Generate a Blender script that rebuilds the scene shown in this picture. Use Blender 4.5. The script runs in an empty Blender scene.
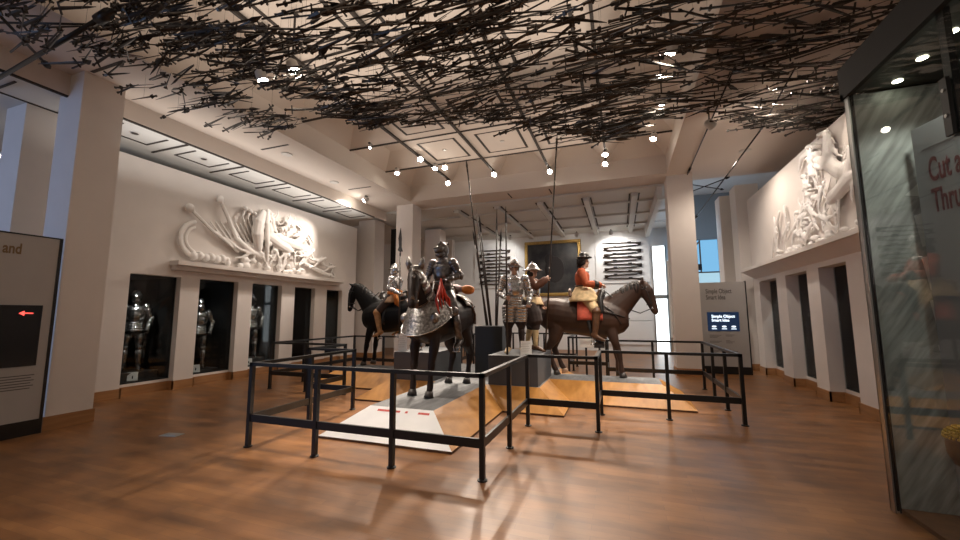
import bpy, bmesh, math, random
from mathutils import Vector, Matrix, Quaternion
R = math.radians
random.seed(7)
C = bpy.context.scene.collection
scn = bpy.context.scene

# ------------------------------------------------------------------ materials
def new_mat(name):
    m = bpy.data.materials.new(name); m.use_nodes = True
    return m, m.node_tree.nodes, m.node_tree.links, m.node_tree.nodes['Principled BSDF']

def mat(name, col, rough=0.6, metal=0.0, noise=0.0, scale=8.0, bump=0.0, spec=0.5, coat=0.0, stretch=None, emit=0.0):
    m, n, l, p = new_mat(name)
    p.inputs['Base Color'].default_value = (*col, 1)
    p.inputs['Roughness'].default_value = rough
    p.inputs['Metallic'].default_value = metal
    p.inputs['Specular IOR Level'].default_value = spec
    p.inputs['Coat Weight'].default_value = coat
    if emit:
        p.inputs['Emission Color'].default_value = (*col, 1)
        p.inputs['Emission Strength'].default_value = emit
    if noise or bump:
        tc = n.new('ShaderNodeTexCoord'); nz = n.new('ShaderNodeTexNoise')
        nz.inputs['Scale'].default_value = scale; nz.inputs['Detail'].default_value = 5
        if stretch:
            mp = n.new('ShaderNodeMapping'); mp.inputs['Scale'].default_value = stretch
            l.new(tc.outputs['Object'], mp.inputs['Vector']); l.new(mp.outputs[0], nz.inputs['Vector'])
        else:
            l.new(tc.outputs['Object'], nz.inputs['Vector'])
        if noise:
            cr = n.new('ShaderNodeValToRGB')
            a = [max(0, c * (1 - noise)) for c in col]; b = [min(1, c * (1 + noise)) for c in col]
            cr.color_ramp.elements[0].position = .3; cr.color_ramp.elements[1].position = .7
            cr.color_ramp.elements[0].color = (*a, 1); cr.color_ramp.elements[1].color = (*b, 1)
            l.new(nz.outputs['Fac'], cr.inputs[0]); l.new(cr.outputs[0], p.inputs['Base Color'])
        if bump:
            bp = n.new('ShaderNodeBump'); bp.inputs['Strength'].default_value = bump; bp.inputs['Distance'].default_value = .02
            l.new(nz.outputs['Fac'], bp.inputs['Height']); l.new(bp.outputs[0], p.inputs['Normal'])
    return m

def emat(name, col, s):
    m, n, l, p = new_mat(name); n.remove(p)
    e = n.new('ShaderNodeEmission'); e.inputs[0].default_value = (*col, 1); e.inputs[1].default_value = s
    l.new(e.outputs[0], n['Material Output'].inputs[0]); return m

def glass_mat(name, tint=(1, 1, 1), refl=1.0):
    m, n, l, p = new_mat(name); n.remove(p)
    t = n.new('ShaderNodeBsdfTransparent'); t.inputs[0].default_value = (*tint, 1)
    g = n.new('ShaderNodeBsdfGlossy'); g.inputs['Roughness'].default_value = .01
    f = n.new('ShaderNodeFresnel'); f.inputs[0].default_value = 1.45
    ge = n.new('ShaderNodeNewGeometry'); io = n.new('ShaderNodeMath'); io.operation = 'MULTIPLY_ADD'   # same index from both faces of the pane
    io.inputs[1].default_value = 1 / 1.45 - 1.45; io.inputs[2].default_value = 1.45
    l.new(ge.outputs['Backfacing'], io.inputs[0]); l.new(io.outputs[0], f.inputs[0])
    k = n.new('ShaderNodeMath'); k.operation = 'MULTIPLY'; k.inputs[1].default_value = refl
    mx = n.new('ShaderNodeMixShader')
    l.new(f.outputs[0], k.inputs[0]); l.new(k.outputs[0], mx.inputs[0])
    l.new(t.outputs[0], mx.inputs[1]); l.new(g.outputs[0], mx.inputs[2])
    l.new(mx.outputs[0], n['Material Output'].inputs[0]); return m

def floor_mat():
    m, n, l, p = new_mat('oak_strip_floor')
    tc = n.new('ShaderNodeTexCoord'); mp = n.new('ShaderNodeMapping')
    l.new(tc.outputs['Object'], mp.inputs['Vector'])
    br = n.new('ShaderNodeTexBrick'); br.inputs['Scale'].default_value = 1.0
    br.inputs['Brick Width'].default_value = .55; br.inputs['Row Height'].default_value = .085
    br.inputs['Mortar Size'].default_value = .0018; br.inputs['Bias'].default_value = -.1
    br.inputs['Color1'].default_value = (.235, .104, .037, 1); br.inputs['Color2'].default_value = (.305, .142, .050, 1)
    br.inputs['Mortar'].default_value = (.20, .092, .036, 1)
    l.new(mp.outputs[0], br.inputs['Vector'])
    nz = n.new('ShaderNodeTexNoise'); nz.inputs['Scale'].default_value = 1.6; nz.inputs['Detail'].default_value = 6
    m2 = n.new('ShaderNodeMapping'); m2.inputs['Scale'].default_value = (1.0, 2.2, 1)
    l.new(tc.outputs['Object'], m2.inputs['Vector']); l.new(m2.outputs[0], nz.inputs['Vector'])
    cr = n.new('ShaderNodeValToRGB'); cr.color_ramp.elements[0].position = .32; cr.color_ramp.elements[1].position = .68
    cr.color_ramp.elements[0].color = (.55, .52, .48, 1); cr.color_ramp.elements[1].color = (1.18, 1.14, 1.06, 1)
    l.new(nz.outputs['Fac'], cr.inputs[0])
    mx = n.new('ShaderNodeMix'); mx.data_type = 'RGBA'; mx.blend_type = 'MULTIPLY'; mx.inputs[0].default_value = 1
    l.new(br.outputs['Color'], mx.inputs[6]); l.new(cr.outputs[0], mx.inputs[7])
    l.new(mx.outputs[2], p.inputs['Base Color'])
    r2 = n.new('ShaderNodeMapRange'); r2.inputs[3].default_value = .30; r2.inputs[4].default_value = .48
    l.new(nz.outputs['Fac'], r2.inputs[0]); l.new(r2.outputs[0], p.inputs['Roughness'])
    return m

def wood_mat(name, c0, c1, rough=.4, grain=(1, 12, 12)):
    m, n, l, p = new_mat(name)
    tc = n.new('ShaderNodeTexCoord'); mp = n.new('ShaderNodeMapping'); mp.inputs['Scale'].default_value = grain
    nz = n.new('ShaderNodeTexNoise'); nz.inputs['Scale'].default_value = 1.5; nz.inputs['Detail'].default_value = 6
    cr = n.new('ShaderNodeValToRGB'); cr.color_ramp.elements[0].position = .3; cr.color_ramp.elements[1].position = .7
    cr.color_ramp.elements[0].color = (*c0, 1); cr.color_ramp.elements[1].color = (*c1, 1)
    l.new(tc.outputs['Object'], mp.inputs[0]); l.new(mp.outputs[0], nz.inputs['Vector'])
    l.new(nz.outputs['Fac'], cr.inputs[0]); l.new(cr.outputs[0], p.inputs['Base Color'])
    p.inputs['Roughness'].default_value = rough; return m

def streak_mat():
    m, n, l, p = new_mat('streaked_grey_green')  # grey-green noise stretched into diagonal streaks
    tc = n.new('ShaderNodeTexCoord'); mp = n.new('ShaderNodeMapping')
    mp.inputs['Rotation'].default_value = (0, R(58), 0); m2 = n.new('ShaderNodeMapping'); m2.inputs['Scale'].default_value = (1.1, 1.0, 8.0)
    nz = n.new('ShaderNodeTexNoise'); nz.inputs['Scale'].default_value = 1.9; nz.inputs['Detail'].default_value = 3
    cr = n.new('ShaderNodeValToRGB')
    cr.color_ramp.elements[0].position = .36; cr.color_ramp.elements[1].position = .66
    cr.color_ramp.elements[0].color = (.13, .145, .135, 1); cr.color_ramp.elements[1].color = (.30, .335, .31, 1)
    l.new(tc.outputs['Object'], mp.inputs[0]); l.new(mp.outputs[0], m2.inputs[0]); l.new(m2.outputs[0], nz.inputs['Vector'])
    l.new(nz.outputs['Fac'], cr.inputs[0]); l.new(cr.outputs[0], p.inputs['Base Color'])
    p.inputs['Roughness'].default_value = .45; return m

def painting_mat():
    m, n, l, p = new_mat('dark_oil_painting')
    tc = n.new('ShaderNodeTexCoord'); nz = n.new('ShaderNodeTexNoise'); nz.inputs['Scale'].default_value = 1.4; nz.inputs['Detail'].default_value = 4
    cr = n.new('ShaderNodeValToRGB'); cr.color_ramp.elements[0].position = .4; cr.color_ramp.elements[1].position = .72
    cr.color_ramp.elements[0].color = (.012, .013, .016, 1); cr.color_ramp.elements[1].color = (.075, .07, .065, 1)
    l.new(tc.outputs['Object'], nz.inputs['Vector']); l.new(nz.outputs['Fac'], cr.inputs[0]); l.new(cr.outputs[0], p.inputs['Base Color'])
    p.inputs['Roughness'].default_value = .5; return m

M = dict(
    wall=mat('warm_white_paint', (.72, .67, .63), .8, noise=.02, scale=3),
    ceil=mat('cream_ceiling_paint', (.66, .59, .53), .85),
    tile=mat('grey_ceiling_tile', (.62, .62, .60), .85),
    line=mat('dark_shadow_gap', (.035, .028, .024), .7),
    plaster=mat('white_plaster', (.80, .77, .74), .75, bump=.15, scale=30),
    floor=floor_mat(),
    skirting=wood_mat('oak_skirting', (.30, .145, .055), (.42, .21, .085), .45, (4, 1, 14)),
    plinth=wood_mat('golden_oak_plinth', (.42, .185, .038), (.56, .27, .065), .38, (6, 3, 3)),
    deck=mat('grey_deck', (.17, .175, .18), .55, noise=.25, scale=5, stretch=(3, .6, 1)),
    whitepanel=mat('white_laminate', (.80, .80, .80), .4, noise=.04, scale=4),
    red=mat('red_lettering', (.55, .05, .04), .5),
    black=mat('black_painted_steel', (.006, .006, .0065), .4),
    greybox=mat('dark_grey_plinth', (.075, .077, .082), .6, noise=.1, scale=3),
    darkbox=mat('black_plinth', (.025, .026, .028), .6),
    steel=mat('polished_steel', (.60, .60, .61), .27, 1.0, noise=.08, scale=9, bump=.03),
    darksteel=mat('blackened_steel', (.20, .19, .19), .33, 1.0, noise=.4, scale=22, bump=.15),
    engraved=mat('engraved_bard_steel', (.30, .285, .275), .36, 1.0, noise=.55, scale=26, bump=.6),
    swarm=mat('dark_blade_steel', (.065, .058, .052), .36, .8, noise=.3, scale=6),
    brown=mat('bay_horse_coat', (.042, .018, .010), .5, noise=.3, scale=4, bump=.06),
    darkbay=mat('dark_bay_horse_coat', (.022, .013, .010), .5, noise=.3, scale=4, bump=.06, spec=.3),
    blackcoat=mat('black_horse_coat', (.0035, .0035, .004), .55, noise=.25, scale=4, spec=.2),
    hair=mat('dark_horse_hair', (.014, .010, .008), .6, bump=.5, scale=40),
    hoof=mat('dark_hoof', (.035, .028, .024), .5),
    palehoof=mat('pale_hoof', (.45, .30, .20), .5),
    leather=mat('brown_leather', (.10, .045, .02), .5, noise=.3, scale=15),
    blackleather=mat('black_leather', (.018, .016, .016), .45),
    tan=mat('tan_leather', (.36, .20, .09), .55, noise=.25, scale=12),
    buff=mat('buff_leather', (.60, .44, .24), .65, noise=.25, scale=10, bump=.15),
    redcoat=mat('red_coat_wool', (.42, .085, .028), .75, noise=.25, scale=10, bump=.15),
    redcloth=mat('red_saddle_cloth', (.55, .10, .06), .7, noise=.2, scale=10),
    scarlet=mat('scarlet_ribbon', (.70, .06, .03), .6),
    orange=mat('orange_cloth', (.72, .25, .05), .65, noise=.2, scale=10),
    pinkcloth=mat('faded_pink_cloth', (.42, .30, .30), .7),
    skin=mat('mannequin_skin', (.55, .34, .25), .55),
    darkcloth=mat('dark_arming_cloth', (.030, .026, .026), .8, bump=.2, scale=40),
    browncloth=mat('brown_doublet_cloth', (.12, .045, .025), .75, noise=.3, scale=14),
    darkbreeches=mat('dark_breeches_cloth', (.035, .022, .020), .8, noise=.3, scale=14),
    wig=mat('dark_curled_hair', (.02, .012, .009), .6, bump=.8, scale=40),
    feather=mat('white_feather', (.75, .73, .70), .8),
    ash=wood_mat('dark_ash_pole', (.030, .020, .015), (.06, .038, .025), .5, (20, 20, 1)),
    gold=mat('gilt_frame', (.42, .27, .08), .42, .6, noise=.25, scale=20, bump=.2),
    painting=painting_mat(),
    board=mat('white_mount_board', (.80, .80, .79), .7),
    card=mat('white_label_card', (.82, .82, .80), .5),
    screenblack=mat('black_screen_glass', (.008, .010, .014), .2),
    panelgrey=mat('pale_grey_text_panel', (.42, .40, .385), .55, noise=.03, scale=3),
    ink=mat('dark_grey_lettering', (.10, .095, .09), .6),
    goldink=mat('bronze_lettering', (.20, .13, .06), .5),
    darkin=mat('dark_case_lining', (.010, .010, .010), .7),
    canopy=mat('black_case_canopy', (.003, .003, .0032), .6),
    caseceil=mat('olive_black_case_ceiling', (.018, .020, .012), .35),
    streak=streak_mat(),
    palestreak=mat('pale_grey_shape', (.38, .42, .39), .45),
    textpanel=mat('slate_text_panel', (.155, .170, .172), .5),
    cutred=mat('deep_red_lettering', (.075, .008, .010), .45),
    glass=glass_mat('clear_glass', (.97, .985, .98), .55),
    nicheglass=glass_mat('dark_niche_glass', (.80, .82, .82), .55),
    metal=mat('brushed_edge_metal', (.45, .45, .44), .35, 1.0),
    brass=mat('gold_wire_binding', (.42, .30, .07), .4, .8, noise=.7, scale=70, bump=.8),
    lamp=mat('white_lamp_housing', (.60, .58, .55), .5),
    lens=emat('lit_lamp_lens', (1, .90, .76), 60),
    down=emat('lit_case_downlight', (1, .95, .72), 14),
    ledred=emat('lit_red_arrow', (1, .08, .06), 1.6),
    ledwhite=emat('lit_white_screen_text', (.80, .90, 1), 1.3),
    screenblue=emat('dark_lit_screen', (.010, .018, .038), 1.0),
    daywin=emat('bright_window_light', (.90, .97, 1), 2.2),
    bluewin=emat('blue_daylight_pane', (.16, .38, .60), .85),
    paleblue=emat('pale_blue_daylight_pane', (.34, .52, .62), .8),
    tube=emat('lit_ceiling_tube', (1, .95, .85), 7),
    bluegrey=mat('blue_grey_wall', (.22, .26, .29), .8),
    socket=mat('pale_metal_floor_box', (.42, .45, .42), .35, .7),
    wire=mat('thin_steel_wire', (.10, .10, .10), .4, 1.0),
)

# ------------------------------------------------------------------ mesh builder
def frame_from(d, up=Vector((0, 0, 1))):
    d = d.normalized()
    if abs(d.dot(up)) > .98: up = Vector((1, 0, 0))
    a = up.cross(d).normalized(); b = d.cross(a).normalized()
    return a, b

class MB:
    def __init__(s): s.v = []; s.f = []; s.mi = []; s.smooth = False
    def add(s, vs, fs, mi=0):
        o = len(s.v); s.v += [tuple(x) for x in vs]; s.f += [tuple(i + o for i in f) for f in fs]; s.mi += [mi] * len(fs)
        return s
    def box(s, x0, x1, y0, y1, z0, z1, mi=0):
        vs = [(x, y, z) for z in (z0, z1) for y in (y0, y1) for x in (x0, x1)]
        return s.add(vs, [(0, 2, 3, 1), (4, 5, 7, 6), (0, 1, 5, 4), (2, 6, 7, 3), (0, 4, 6, 2), (1, 3, 7, 5)], mi)
    def obox(s, c, size, rot=None, mi=0):
        m = rot.to_matrix() if rot else Matrix.Identity(3); h = Vector(size) / 2; c = Vector(c)
        vs = [c + m @ Vector((sx * h.x, sy * h.y, sz * h.z)) for sz in (-1, 1) for sy in (-1, 1) for sx in (-1, 1)]
        return s.add(vs, [(0, 2, 3, 1), (4, 5, 7, 6), (0, 1, 5, 4), (2, 6, 7, 3), (0, 4, 6, 2), (1, 3, 7, 5)], mi)
    def bar(s, p0, p1, w, h, mi=0):
        p0 = Vector(p0); p1 = Vector(p1); a, b = frame_from(p1 - p0)
        vs = [p + a * (sa * w / 2) + b * (sb * h / 2) for p in (p0, p1) for sa, sb in ((-1, -1), (1, -1), (1, 1), (-1, 1))]
        return s.add(vs, [(3, 2, 1, 0), (4, 5, 6, 7), (0, 1, 5, 4), (1, 2, 6, 5), (2, 3, 7, 6), (3, 0, 4, 7)], mi)
    def rings(s, rings, cap=True, mi=0):
        n = len(rings[0]); vs = [p for r in rings for p in r]; fs = []
        for i in range(len(rings) - 1):
            for k in range(n):
                a = i * n + k; b = i * n + (k + 1) % n
                fs.append((a, b, b + n, a + n))
        if cap: fs.append(tuple(range(n - 1, -1, -1))); fs.append(tuple(range((len(rings) - 1) * n, len(rings) * n)))
        return s.add(vs, fs, mi)
    def tube(s, pts, rad, seg=10, side=Vector((0, 1, 0)), cap=True, round_ends=False):
        """pts: points; rad: list of r or (r_side, r_other)"""
        pts = [Vector(p) for p in pts]; rad = [(r, r) if not isinstance(r, tuple) else r for r in rad]
        if round_ends:
            d0 = (pts[0] - pts[1]).normalized(); d1 = (pts[-1] - pts[-2]).normalized()
            q0 = [pts[0] + d0 * rad[0][1] * t for t in (.95, .7)]; r0 = [(rad[0][0] * t, rad[0][1] * t) for t in (.3, .71)]
            q1 = [pts[-1] + d1 * rad[-1][1] * t for t in (.7, .95)]; r1 = [(rad[-1][0] * t, rad[-1][1] * t) for t in (.71, .3)]
            pts = q0 + pts + q1; rad = r0 + rad + r1
        rs = []
        for i, p in enumerate(pts):
            d = (pts[min(i + 1, len(pts) - 1)] - pts[max(i - 1, 0)])
            if d.length < 1e-6: d = Vector((0, 0, 1))
            d.normalize(); sd = side - d * side.dot(d)
            if sd.length < .05: sd = Vector((1, 0, 0)) - d * d.x
            sd.normalize(); ot = d.cross(sd)
            rs.append([p + sd * (math.cos(2 * math.pi * k / seg) * rad[i][0]) + ot * (math.sin(2 * math.pi * k / seg) * rad[i][1]) for k in range(seg)])
        return s.rings(rs, cap)
    def cap(s, p0, p1, r0, r1=None, seg=10): return s.tube([p0, p1], [r0, r0 if r1 is None else r1], seg, round_ends=True)
    def ell(s, c, r, seg=12, nr=8, rot=None):
        c = Vector(c); m = rot.to_matrix() if rot else Matrix.Identity(3)
        if not isinstance(r, (tuple, list)): r = (r, r, r)
        rs = []
        for i in range(nr + 1):
            t = math.pi * (i + .02 if i == 0 else (i - .02 if i == nr else i)) / nr
            rs.append([c + m @ Vector((math.sin(t) * math.cos(2 * math.pi * k / seg) * r[0], math.sin(t) * math.sin(2 * math.pi * k / seg) * r[1], -math.cos(t) * r[2])) for k in range(seg)])
        return s.rings(rs)
    def lathe(s, c, prof, seg=20, rot=None, sx=1, sy=1):
        c = Vector(c); m = rot.to_matrix() if rot else Matrix.Identity(3)
        rs = [[c + m @ Vector((math.cos(2 * math.pi * k / seg) * r * sx, math.sin(2 * math.pi * k / seg) * r * sy, z)) for k in range(seg)] for r, z in prof]
        return s.rings(rs)
    def prism(s, poly, d):
        d = Vector(d); n = len(poly); vs = [Vector(p) for p in poly] + [Vector(p) + d for p in poly]
        fs = [tuple(range(n - 1, -1, -1)), tuple(range(n, 2 * n))] + [(i, (i + 1) % n, (i + 1) % n + n, i + n) for i in range(n)]
        return s.add(vs, fs)
    def mesh(s, name, mats, smooth=False):
        me = bpy.data.meshes.new(name); me.from_pydata(s.v, [], s.f)
        for m in (mats if isinstance(mats, (list, tuple)) else [mats]): me.materials.append(m)
        me.polygons.foreach_set('material_index', s.mi)
        me.polygons.foreach_set('use_smooth', [smooth] * len(s.f))
        me.validate(); me.update()
        bm = bmesh.new(); bm.from_mesh(me); bmesh.ops.recalc_face_normals(bm, faces=bm.faces); bm.to_mesh(me); bm.free()
        return me
    def build(s, name, mats, parent=None, smooth=False, bevel=0, loc=None):
        o = bpy.data.objects.new(name, s.mesh(name, mats, smooth)); C.objects.link(o)
        if parent: o.parent = parent
        if loc: o.location = loc
        if bevel:
            b = o.modifiers.new('bevel', 'BEVEL'); b.width = bevel; b.segments = 2; b.limit_method = 'ANGLE'
        return o

def fuse(mb, name, material, parent=None, voxel=.014, smooth=4, extra=None):
    """union the overlapping closed shapes into one continuous skin"""
    o = bpy.data.objects.new('tmp', mb.mesh('tmp', material)); C.objects.link(o)
    r = o.modifiers.new('r', 'REMESH'); r.mode = 'VOXEL'; r.voxel_size = voxel
    if smooth:
        k = o.modifiers.new('s', 'SMOOTH'); k.factor = .5; k.iterations = smooth
    dg = bpy.context.evaluated_depsgraph_get()
    me = bpy.data.meshes.new_from_object(o.evaluated_get(dg)); me.name = name
    bpy.data.objects.remove(o)
    if extra:
        bm = bmesh.new(); bm.from_mesh(me); bm.from_mesh(extra.mesh('x', material)); bm.to_mesh(me); bm.free()
    if not me.materials: me.materials.append(material)
    me.polygons.foreach_set('use_smooth', [True] * len(me.polygons))
    p = bpy.data.objects.new(name, me); C.objects.link(p)
    if parent: p.parent = parent
    return p

def tag(o, label=None, cat=None, group=None, kind=None):
    if label: o['label'] = label
    if cat: o['category'] = cat
    if group: o['group'] = group
    if kind: o['kind'] = kind
    return o
def empty(name, loc=(0, 0, 0), rz=0, label=None, cat=None, group=None):
    o = bpy.data.objects.new(name, None); C.objects.link(o); o.location = loc; o.rotation_euler = (0, 0, rz)
    o.empty_display_size = .1
    return tag(o, label, cat, group)
def struct(o): o['kind'] = 'structure'; return o
def copy_tree(o, parent=None):
    c = o.copy(); C.objects.link(c)
    if parent: c.parent = parent
    for ch in list(o.children): copy_tree(ch, c)
    return c
def text_mesh(name, txt, size, material, parent=None, loc=(0, 0, 0), rot=(0, 0, 0), depth=.002, sx=1.0, align='LEFT', space=1.0, bold=0.0):
    cu = bpy.data.curves.new(name, 'FONT'); cu.body = txt; cu.size = size; cu.extrude = depth; cu.align_x = align
    cu.space_line = space; cu.offset = bold
    t = bpy.data.objects.new('tmp', cu); C.objects.link(t)
    dg = bpy.context.evaluated_depsgraph_get(); me = bpy.data.meshes.new_from_object(t.evaluated_get(dg)); me.name = name
    bpy.data.objects.remove(t)
    me.materials.clear(); me.materials.append(material)
    o = bpy.data.objects.new(name, me); C.objects.link(o); o.parent = parent; o.location = loc; o.rotation_euler = rot; o.scale = (sx, 1, 1)
    return o

# ------------------------------------------------------------------ camera
H = 1.6
cam = bpy.data.cameras.new('camera'); co = bpy.data.objects.new('camera', cam); C.objects.link(co)
cam.sensor_width = 36; cam.lens = 393 / 960 * 36; cam.clip_start = .05; cam.clip_end = 200
P, YW, RO = R(6.49), R(19.57), R(-.2)
fw = Vector((-math.sin(YW) * math.cos(P), math.cos(YW) * math.cos(P), math.sin(P)))
r0 = Vector((math.cos(YW), math.sin(YW), 0)); u0 = r0.cross(fw)
rr = r0 * math.cos(RO) + u0 * math.sin(RO); uu = rr.cross(fw)
co.matrix_world = Matrix(((rr.x, uu.x, -fw.x, 0), (rr.y, uu.y, -fw.y, 0), (rr.z, uu.z, -fw.z, H), (0, 0, 0, 1)))
scn.camera = co

# ------------------------------------------------------------------ setting: floor, walls, ceilings
struct(MB().box(-16, 12, -4, 30, -.12, 0).build('floor', M['floor']))

XL, YL0, YL1, ZL = -9.26, 4.25, 12.2, 4.86
def niche_wall(name, xw, sgn, y0, y1, top, niches, depth, thick, zt):
    """wall plane at xw, body extends away (sgn -1 = towards -x); recesses run down to the floor"""
    mb = MB()
    def bx(ya, yb, z0, z1, d0=0, d1=None):
        d1 = thick if d1 is None else d1
        xs = sorted((xw + sgn * d0, xw + sgn * d1)); mb.box(xs[0], xs[1], ya, yb, z0, z1)
    edges = [y0] + [v for n in niches for v in n] + [y1]
    for i in range(0, len(edges), 2): bx(edges[i], edges[i + 1], 0, zt)
    bx(y0, y1, zt, top)
    for a, b in niches: bx(a, b, 0, .24, depth)
    return struct(mb.build(name, M['wall']))
def skirting(name, xw, sgn, edges, depth, hgt=.17, t=.02, ends=()):
    mb = MB()
    def seg(x0, y0, x1, y1):
        mb.box(min(x0, x1), max(x0, x1), min(y0, y1), max(y0, y1), 0, hgt)
    for i in range(0, len(edges), 2):
        seg(xw - sgn * t, edges[i] - (t if i else 0), xw + sgn * .01, edges[i + 1] + (t if i + 2 < len(edges) else 0))
    for i in range(1, len(edges) - 1, 2):
        a, b = edges[i], edges[i + 1]
        seg(xw + sgn * (depth - t), a, xw + sgn * (depth + .005), b)
        seg(xw - sgn * t, a, xw + sgn * depth, a + t); seg(xw - sgn * t, b - t, xw + sgn * depth, b)
    return struct(mb.build(name, M['skirting']))

LN = [(5.05, 6.03), (6.45, 7.44), (7.86, 8.84), (9.32, 10.16), (10.70, 11.47)]
niche_wall('wall_left', XL, -1, YL0, YL1, ZL, LN, .13, 1.7, 2.46)
skirting('baseboard_left', XL, -1, [YL0] + [v for n in LN for v in n] + [YL1], .13, .19)
XR = 3.56
RN = [(8.15, 9.13), (9.63, 10.72), (11.28, 12.51)]
niche_wall('wall_right', XR, 1, 6.2, 13.0, 4.84, RN, .22, 1.7, 2.46)
skirting('baseboard_right', XR, 1, [6.2] + [v for n in RN for v in n] + [13.0], .22, .18)

def niche_fit(xw, sgn, a, b, depth, zt, n, gm):
    mb = MB(); d0, d1 = depth + .03, 1.6
    xs = sorted((xw + sgn * d0, xw + sgn * d1))
    o = .002
    # lining: back, two sides, top, bottom
    bk = xw + sgn * d1
    mb.box(min(bk, bk - sgn * .02), max(bk, bk - sgn * .02), a + o, b - o, .24, zt - o)
    mb.box(xs[0], xs[1], a + o, a + .02, .24, zt - o); mb.box(xs[0], xs[1], b - .02, b - o, .24, zt - o)
    mb.box(xs[0], xs[1], a + o, b - o, .241, .26); mb.box(xs[0], xs[1], a + o, b - o, zt - .02, zt - o)
    struct(mb.build('trim_%d' % n, M['darkin']))
    g = xw + sgn * (depth + .012)
    struct(MB().box(min(g, g + sgn * .012), max(g, g + sgn * .012), a + o, b - o, .241, zt - o).build('window_%d' % n, M['nicheglass']))
for i, (a, b) in enumerate(LN): niche_fit(XL, -1, a, b, .13, 2.46, i + 1, 0)
for i, (a, b) in enumerate(RN): niche_fit(XR, 1, a, b, .22, 2.46, i + 6, 0)

# shelves under the reliefs
sh = MB().box(XL, XL + .30, 5.75, 11.2, 2.70, 2.80).box(XL, XL + .16, 5.80, 11.15, 2.60, 2.70)
struct(sh.build('trim_20', M['wall'], bevel=.008))
sh = MB().box(XR - .34, XR, 6.5, 12.85, 2.74, 2.82).add(
    [(XR, 6.5, 2.56), (XR, 12.85, 2.56), (XR - .28, 12.85, 2.74), (XR - .28, 6.5, 2.74), (XR, 6.5, 2.74), (XR, 12.85, 2.74)],
    [(0, 1, 2, 3), (0, 3, 4), (1, 5, 2), (4, 3, 2, 5), (0, 4, 5, 1)])
struct(sh.build('trim_21', M['wall']))

# back wall and the openings to the right
YB = 18.5
mb = MB().box(-9, 1.35, YB, YB + .3, 0, 5.6).box(1.95, 5.5, YB, YB + .3, 3.9, 5.6).box(1.35, 1.95, YB, YB + .3, 4.55, 5.6)
mb.box(-.9, 1.3, YB - .06, YB, 0.30, 1.30).box(-.9, 1.3, YB - .06, YB, 1.33, 2.28).box(-.9, 1.3, YB - .06, YB, 2.31, 2.42)
struct(mb.build('wall_back', M['board']))
struct(MB().box(1.36, 1.94, YB + .02, YB + .05, 0, 4.54).build('window_20', M['daywin']))
struct(MB().box(1.35, 1.41, YB - .03, YB + .02, 0, 4.55).box(1.89, 1.95, YB - .03, YB + .02, 0, 4.55).box(1.35, 1.95, YB - .03, YB + .02, 2.25, 2.42).build('trim_22', M['metal']))
# lobby behind the right column
YQ = 17.6
struct(MB().box(1.98, 6.0, YQ, YQ + .2, 4.56, 6.4).box(1.98, 2.10, YQ, YQ + .2, 0, 4.56).box(3.75, 6.0, YQ, YQ + .2, 0, 4.56).build('wall_lobby', M['bluegrey']))
struct(MB().box(2.11, 3.74, YQ + .1, YQ + .12, 3.25, 4.55).build('window_21', M['bluewin']))
struct(MB().box(2.11, 3.74, YQ + .1, YQ + .12, 0, 3.25).build('window_22', M['paleblue']))
mb = MB().bar((2.12, YQ + .06, 3.45), (3.1, YQ + .06, 4.5), .06, .06).bar((2.12, YQ + .06, 3.95), (2.75, YQ + .06, 4.25), .03, .03).bar((3.1, YQ + .06, 3.25), (3.1, YQ + .06, 4.55), .05, .05)
mb.box(2.11, 3.74, YQ + .04, YQ + .08, 3.22, 3.27)
struct(mb.build('trim_23', M['ink']))
for x, w, z0, z1, lab in ((2.30, .36, 3.32, 3.62, 'larger dark screen against the blue-lit window, next to the right column'), (2.85, .28, 3.34, 3.58, 'smaller dark screen against the blue-lit window, farther from the right column')):
    tag(MB().box(x, x + w, YQ + .02, YQ + .06, z0, z1).build('wall_screen', M['screenblack']), lab, 'screen')
# far left side room behind the wall's end
struct(MB().box(-13, -7.45, 17.0, 17.3, 0, 5.18).box(-11, -9.75, 13.4, 13.6, 0, 5.6).build('wall_far_left', M['wall']))

# columns
def column(x0, x1, y0, y1, top, label):
    e = empty('column', ((x0 + x1) / 2, (y0 + y1) / 2, 0), 0, label, 'column')
    hx, hy = (x1 - x0) / 2, (y1 - y0) / 2
    MB().box(-hx, hx, -hy, hy, 0, top).build('shaft', M['wall'], e)
    t = .02
    MB().box(-hx - t, hx + t, -hy - t, -hy, 0, .19).box(-hx - t, hx + t, hy, hy + t, 0, .19).box(-hx - t, -hx, -hy, hy, 0, .19).box(hx, hx + t, -hy, hy, 0, .19).build('skirting', M['skirting'], e)
column(-8.30, -7.70, 3.34, 3.88, 5.95, 'broad white column at left front, standing just behind the left text panel')
column(-9.62, -9.02, 3.25, 3.90, 5.95, 'outer white column at far left edge, half hidden by the left text panel')
column(1.34, 1.98, 11.65, 12.25, 5.42, 'white column beside the right text panel, near the brown horse head')
column(-7.22, -6.58, 11.65, 12.25, 5.42, 'slim white column behind the central horse, under the corner of the beams')
column(-9.60, -8.85, 12.75, 13.4, 5.30, 'white column just past the far end of the left relief wall')
column(-8.72, -8.12, 14.2, 14.8, 5.30, 'pale grey column deep between the two far left columns')
column(-7.75, -7.05, 14.8, 15.4, 5.20, 'pale column deep behind the central armoured rider')
column(3.18, 3.60, 14.4, 15.0, 5.42, 'shadowed grey column deep behind the right text panel')
column(3.36, 3.95, 13.3, 13.9, 5.42, 'grey column touching the far end of the right relief wall')

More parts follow.
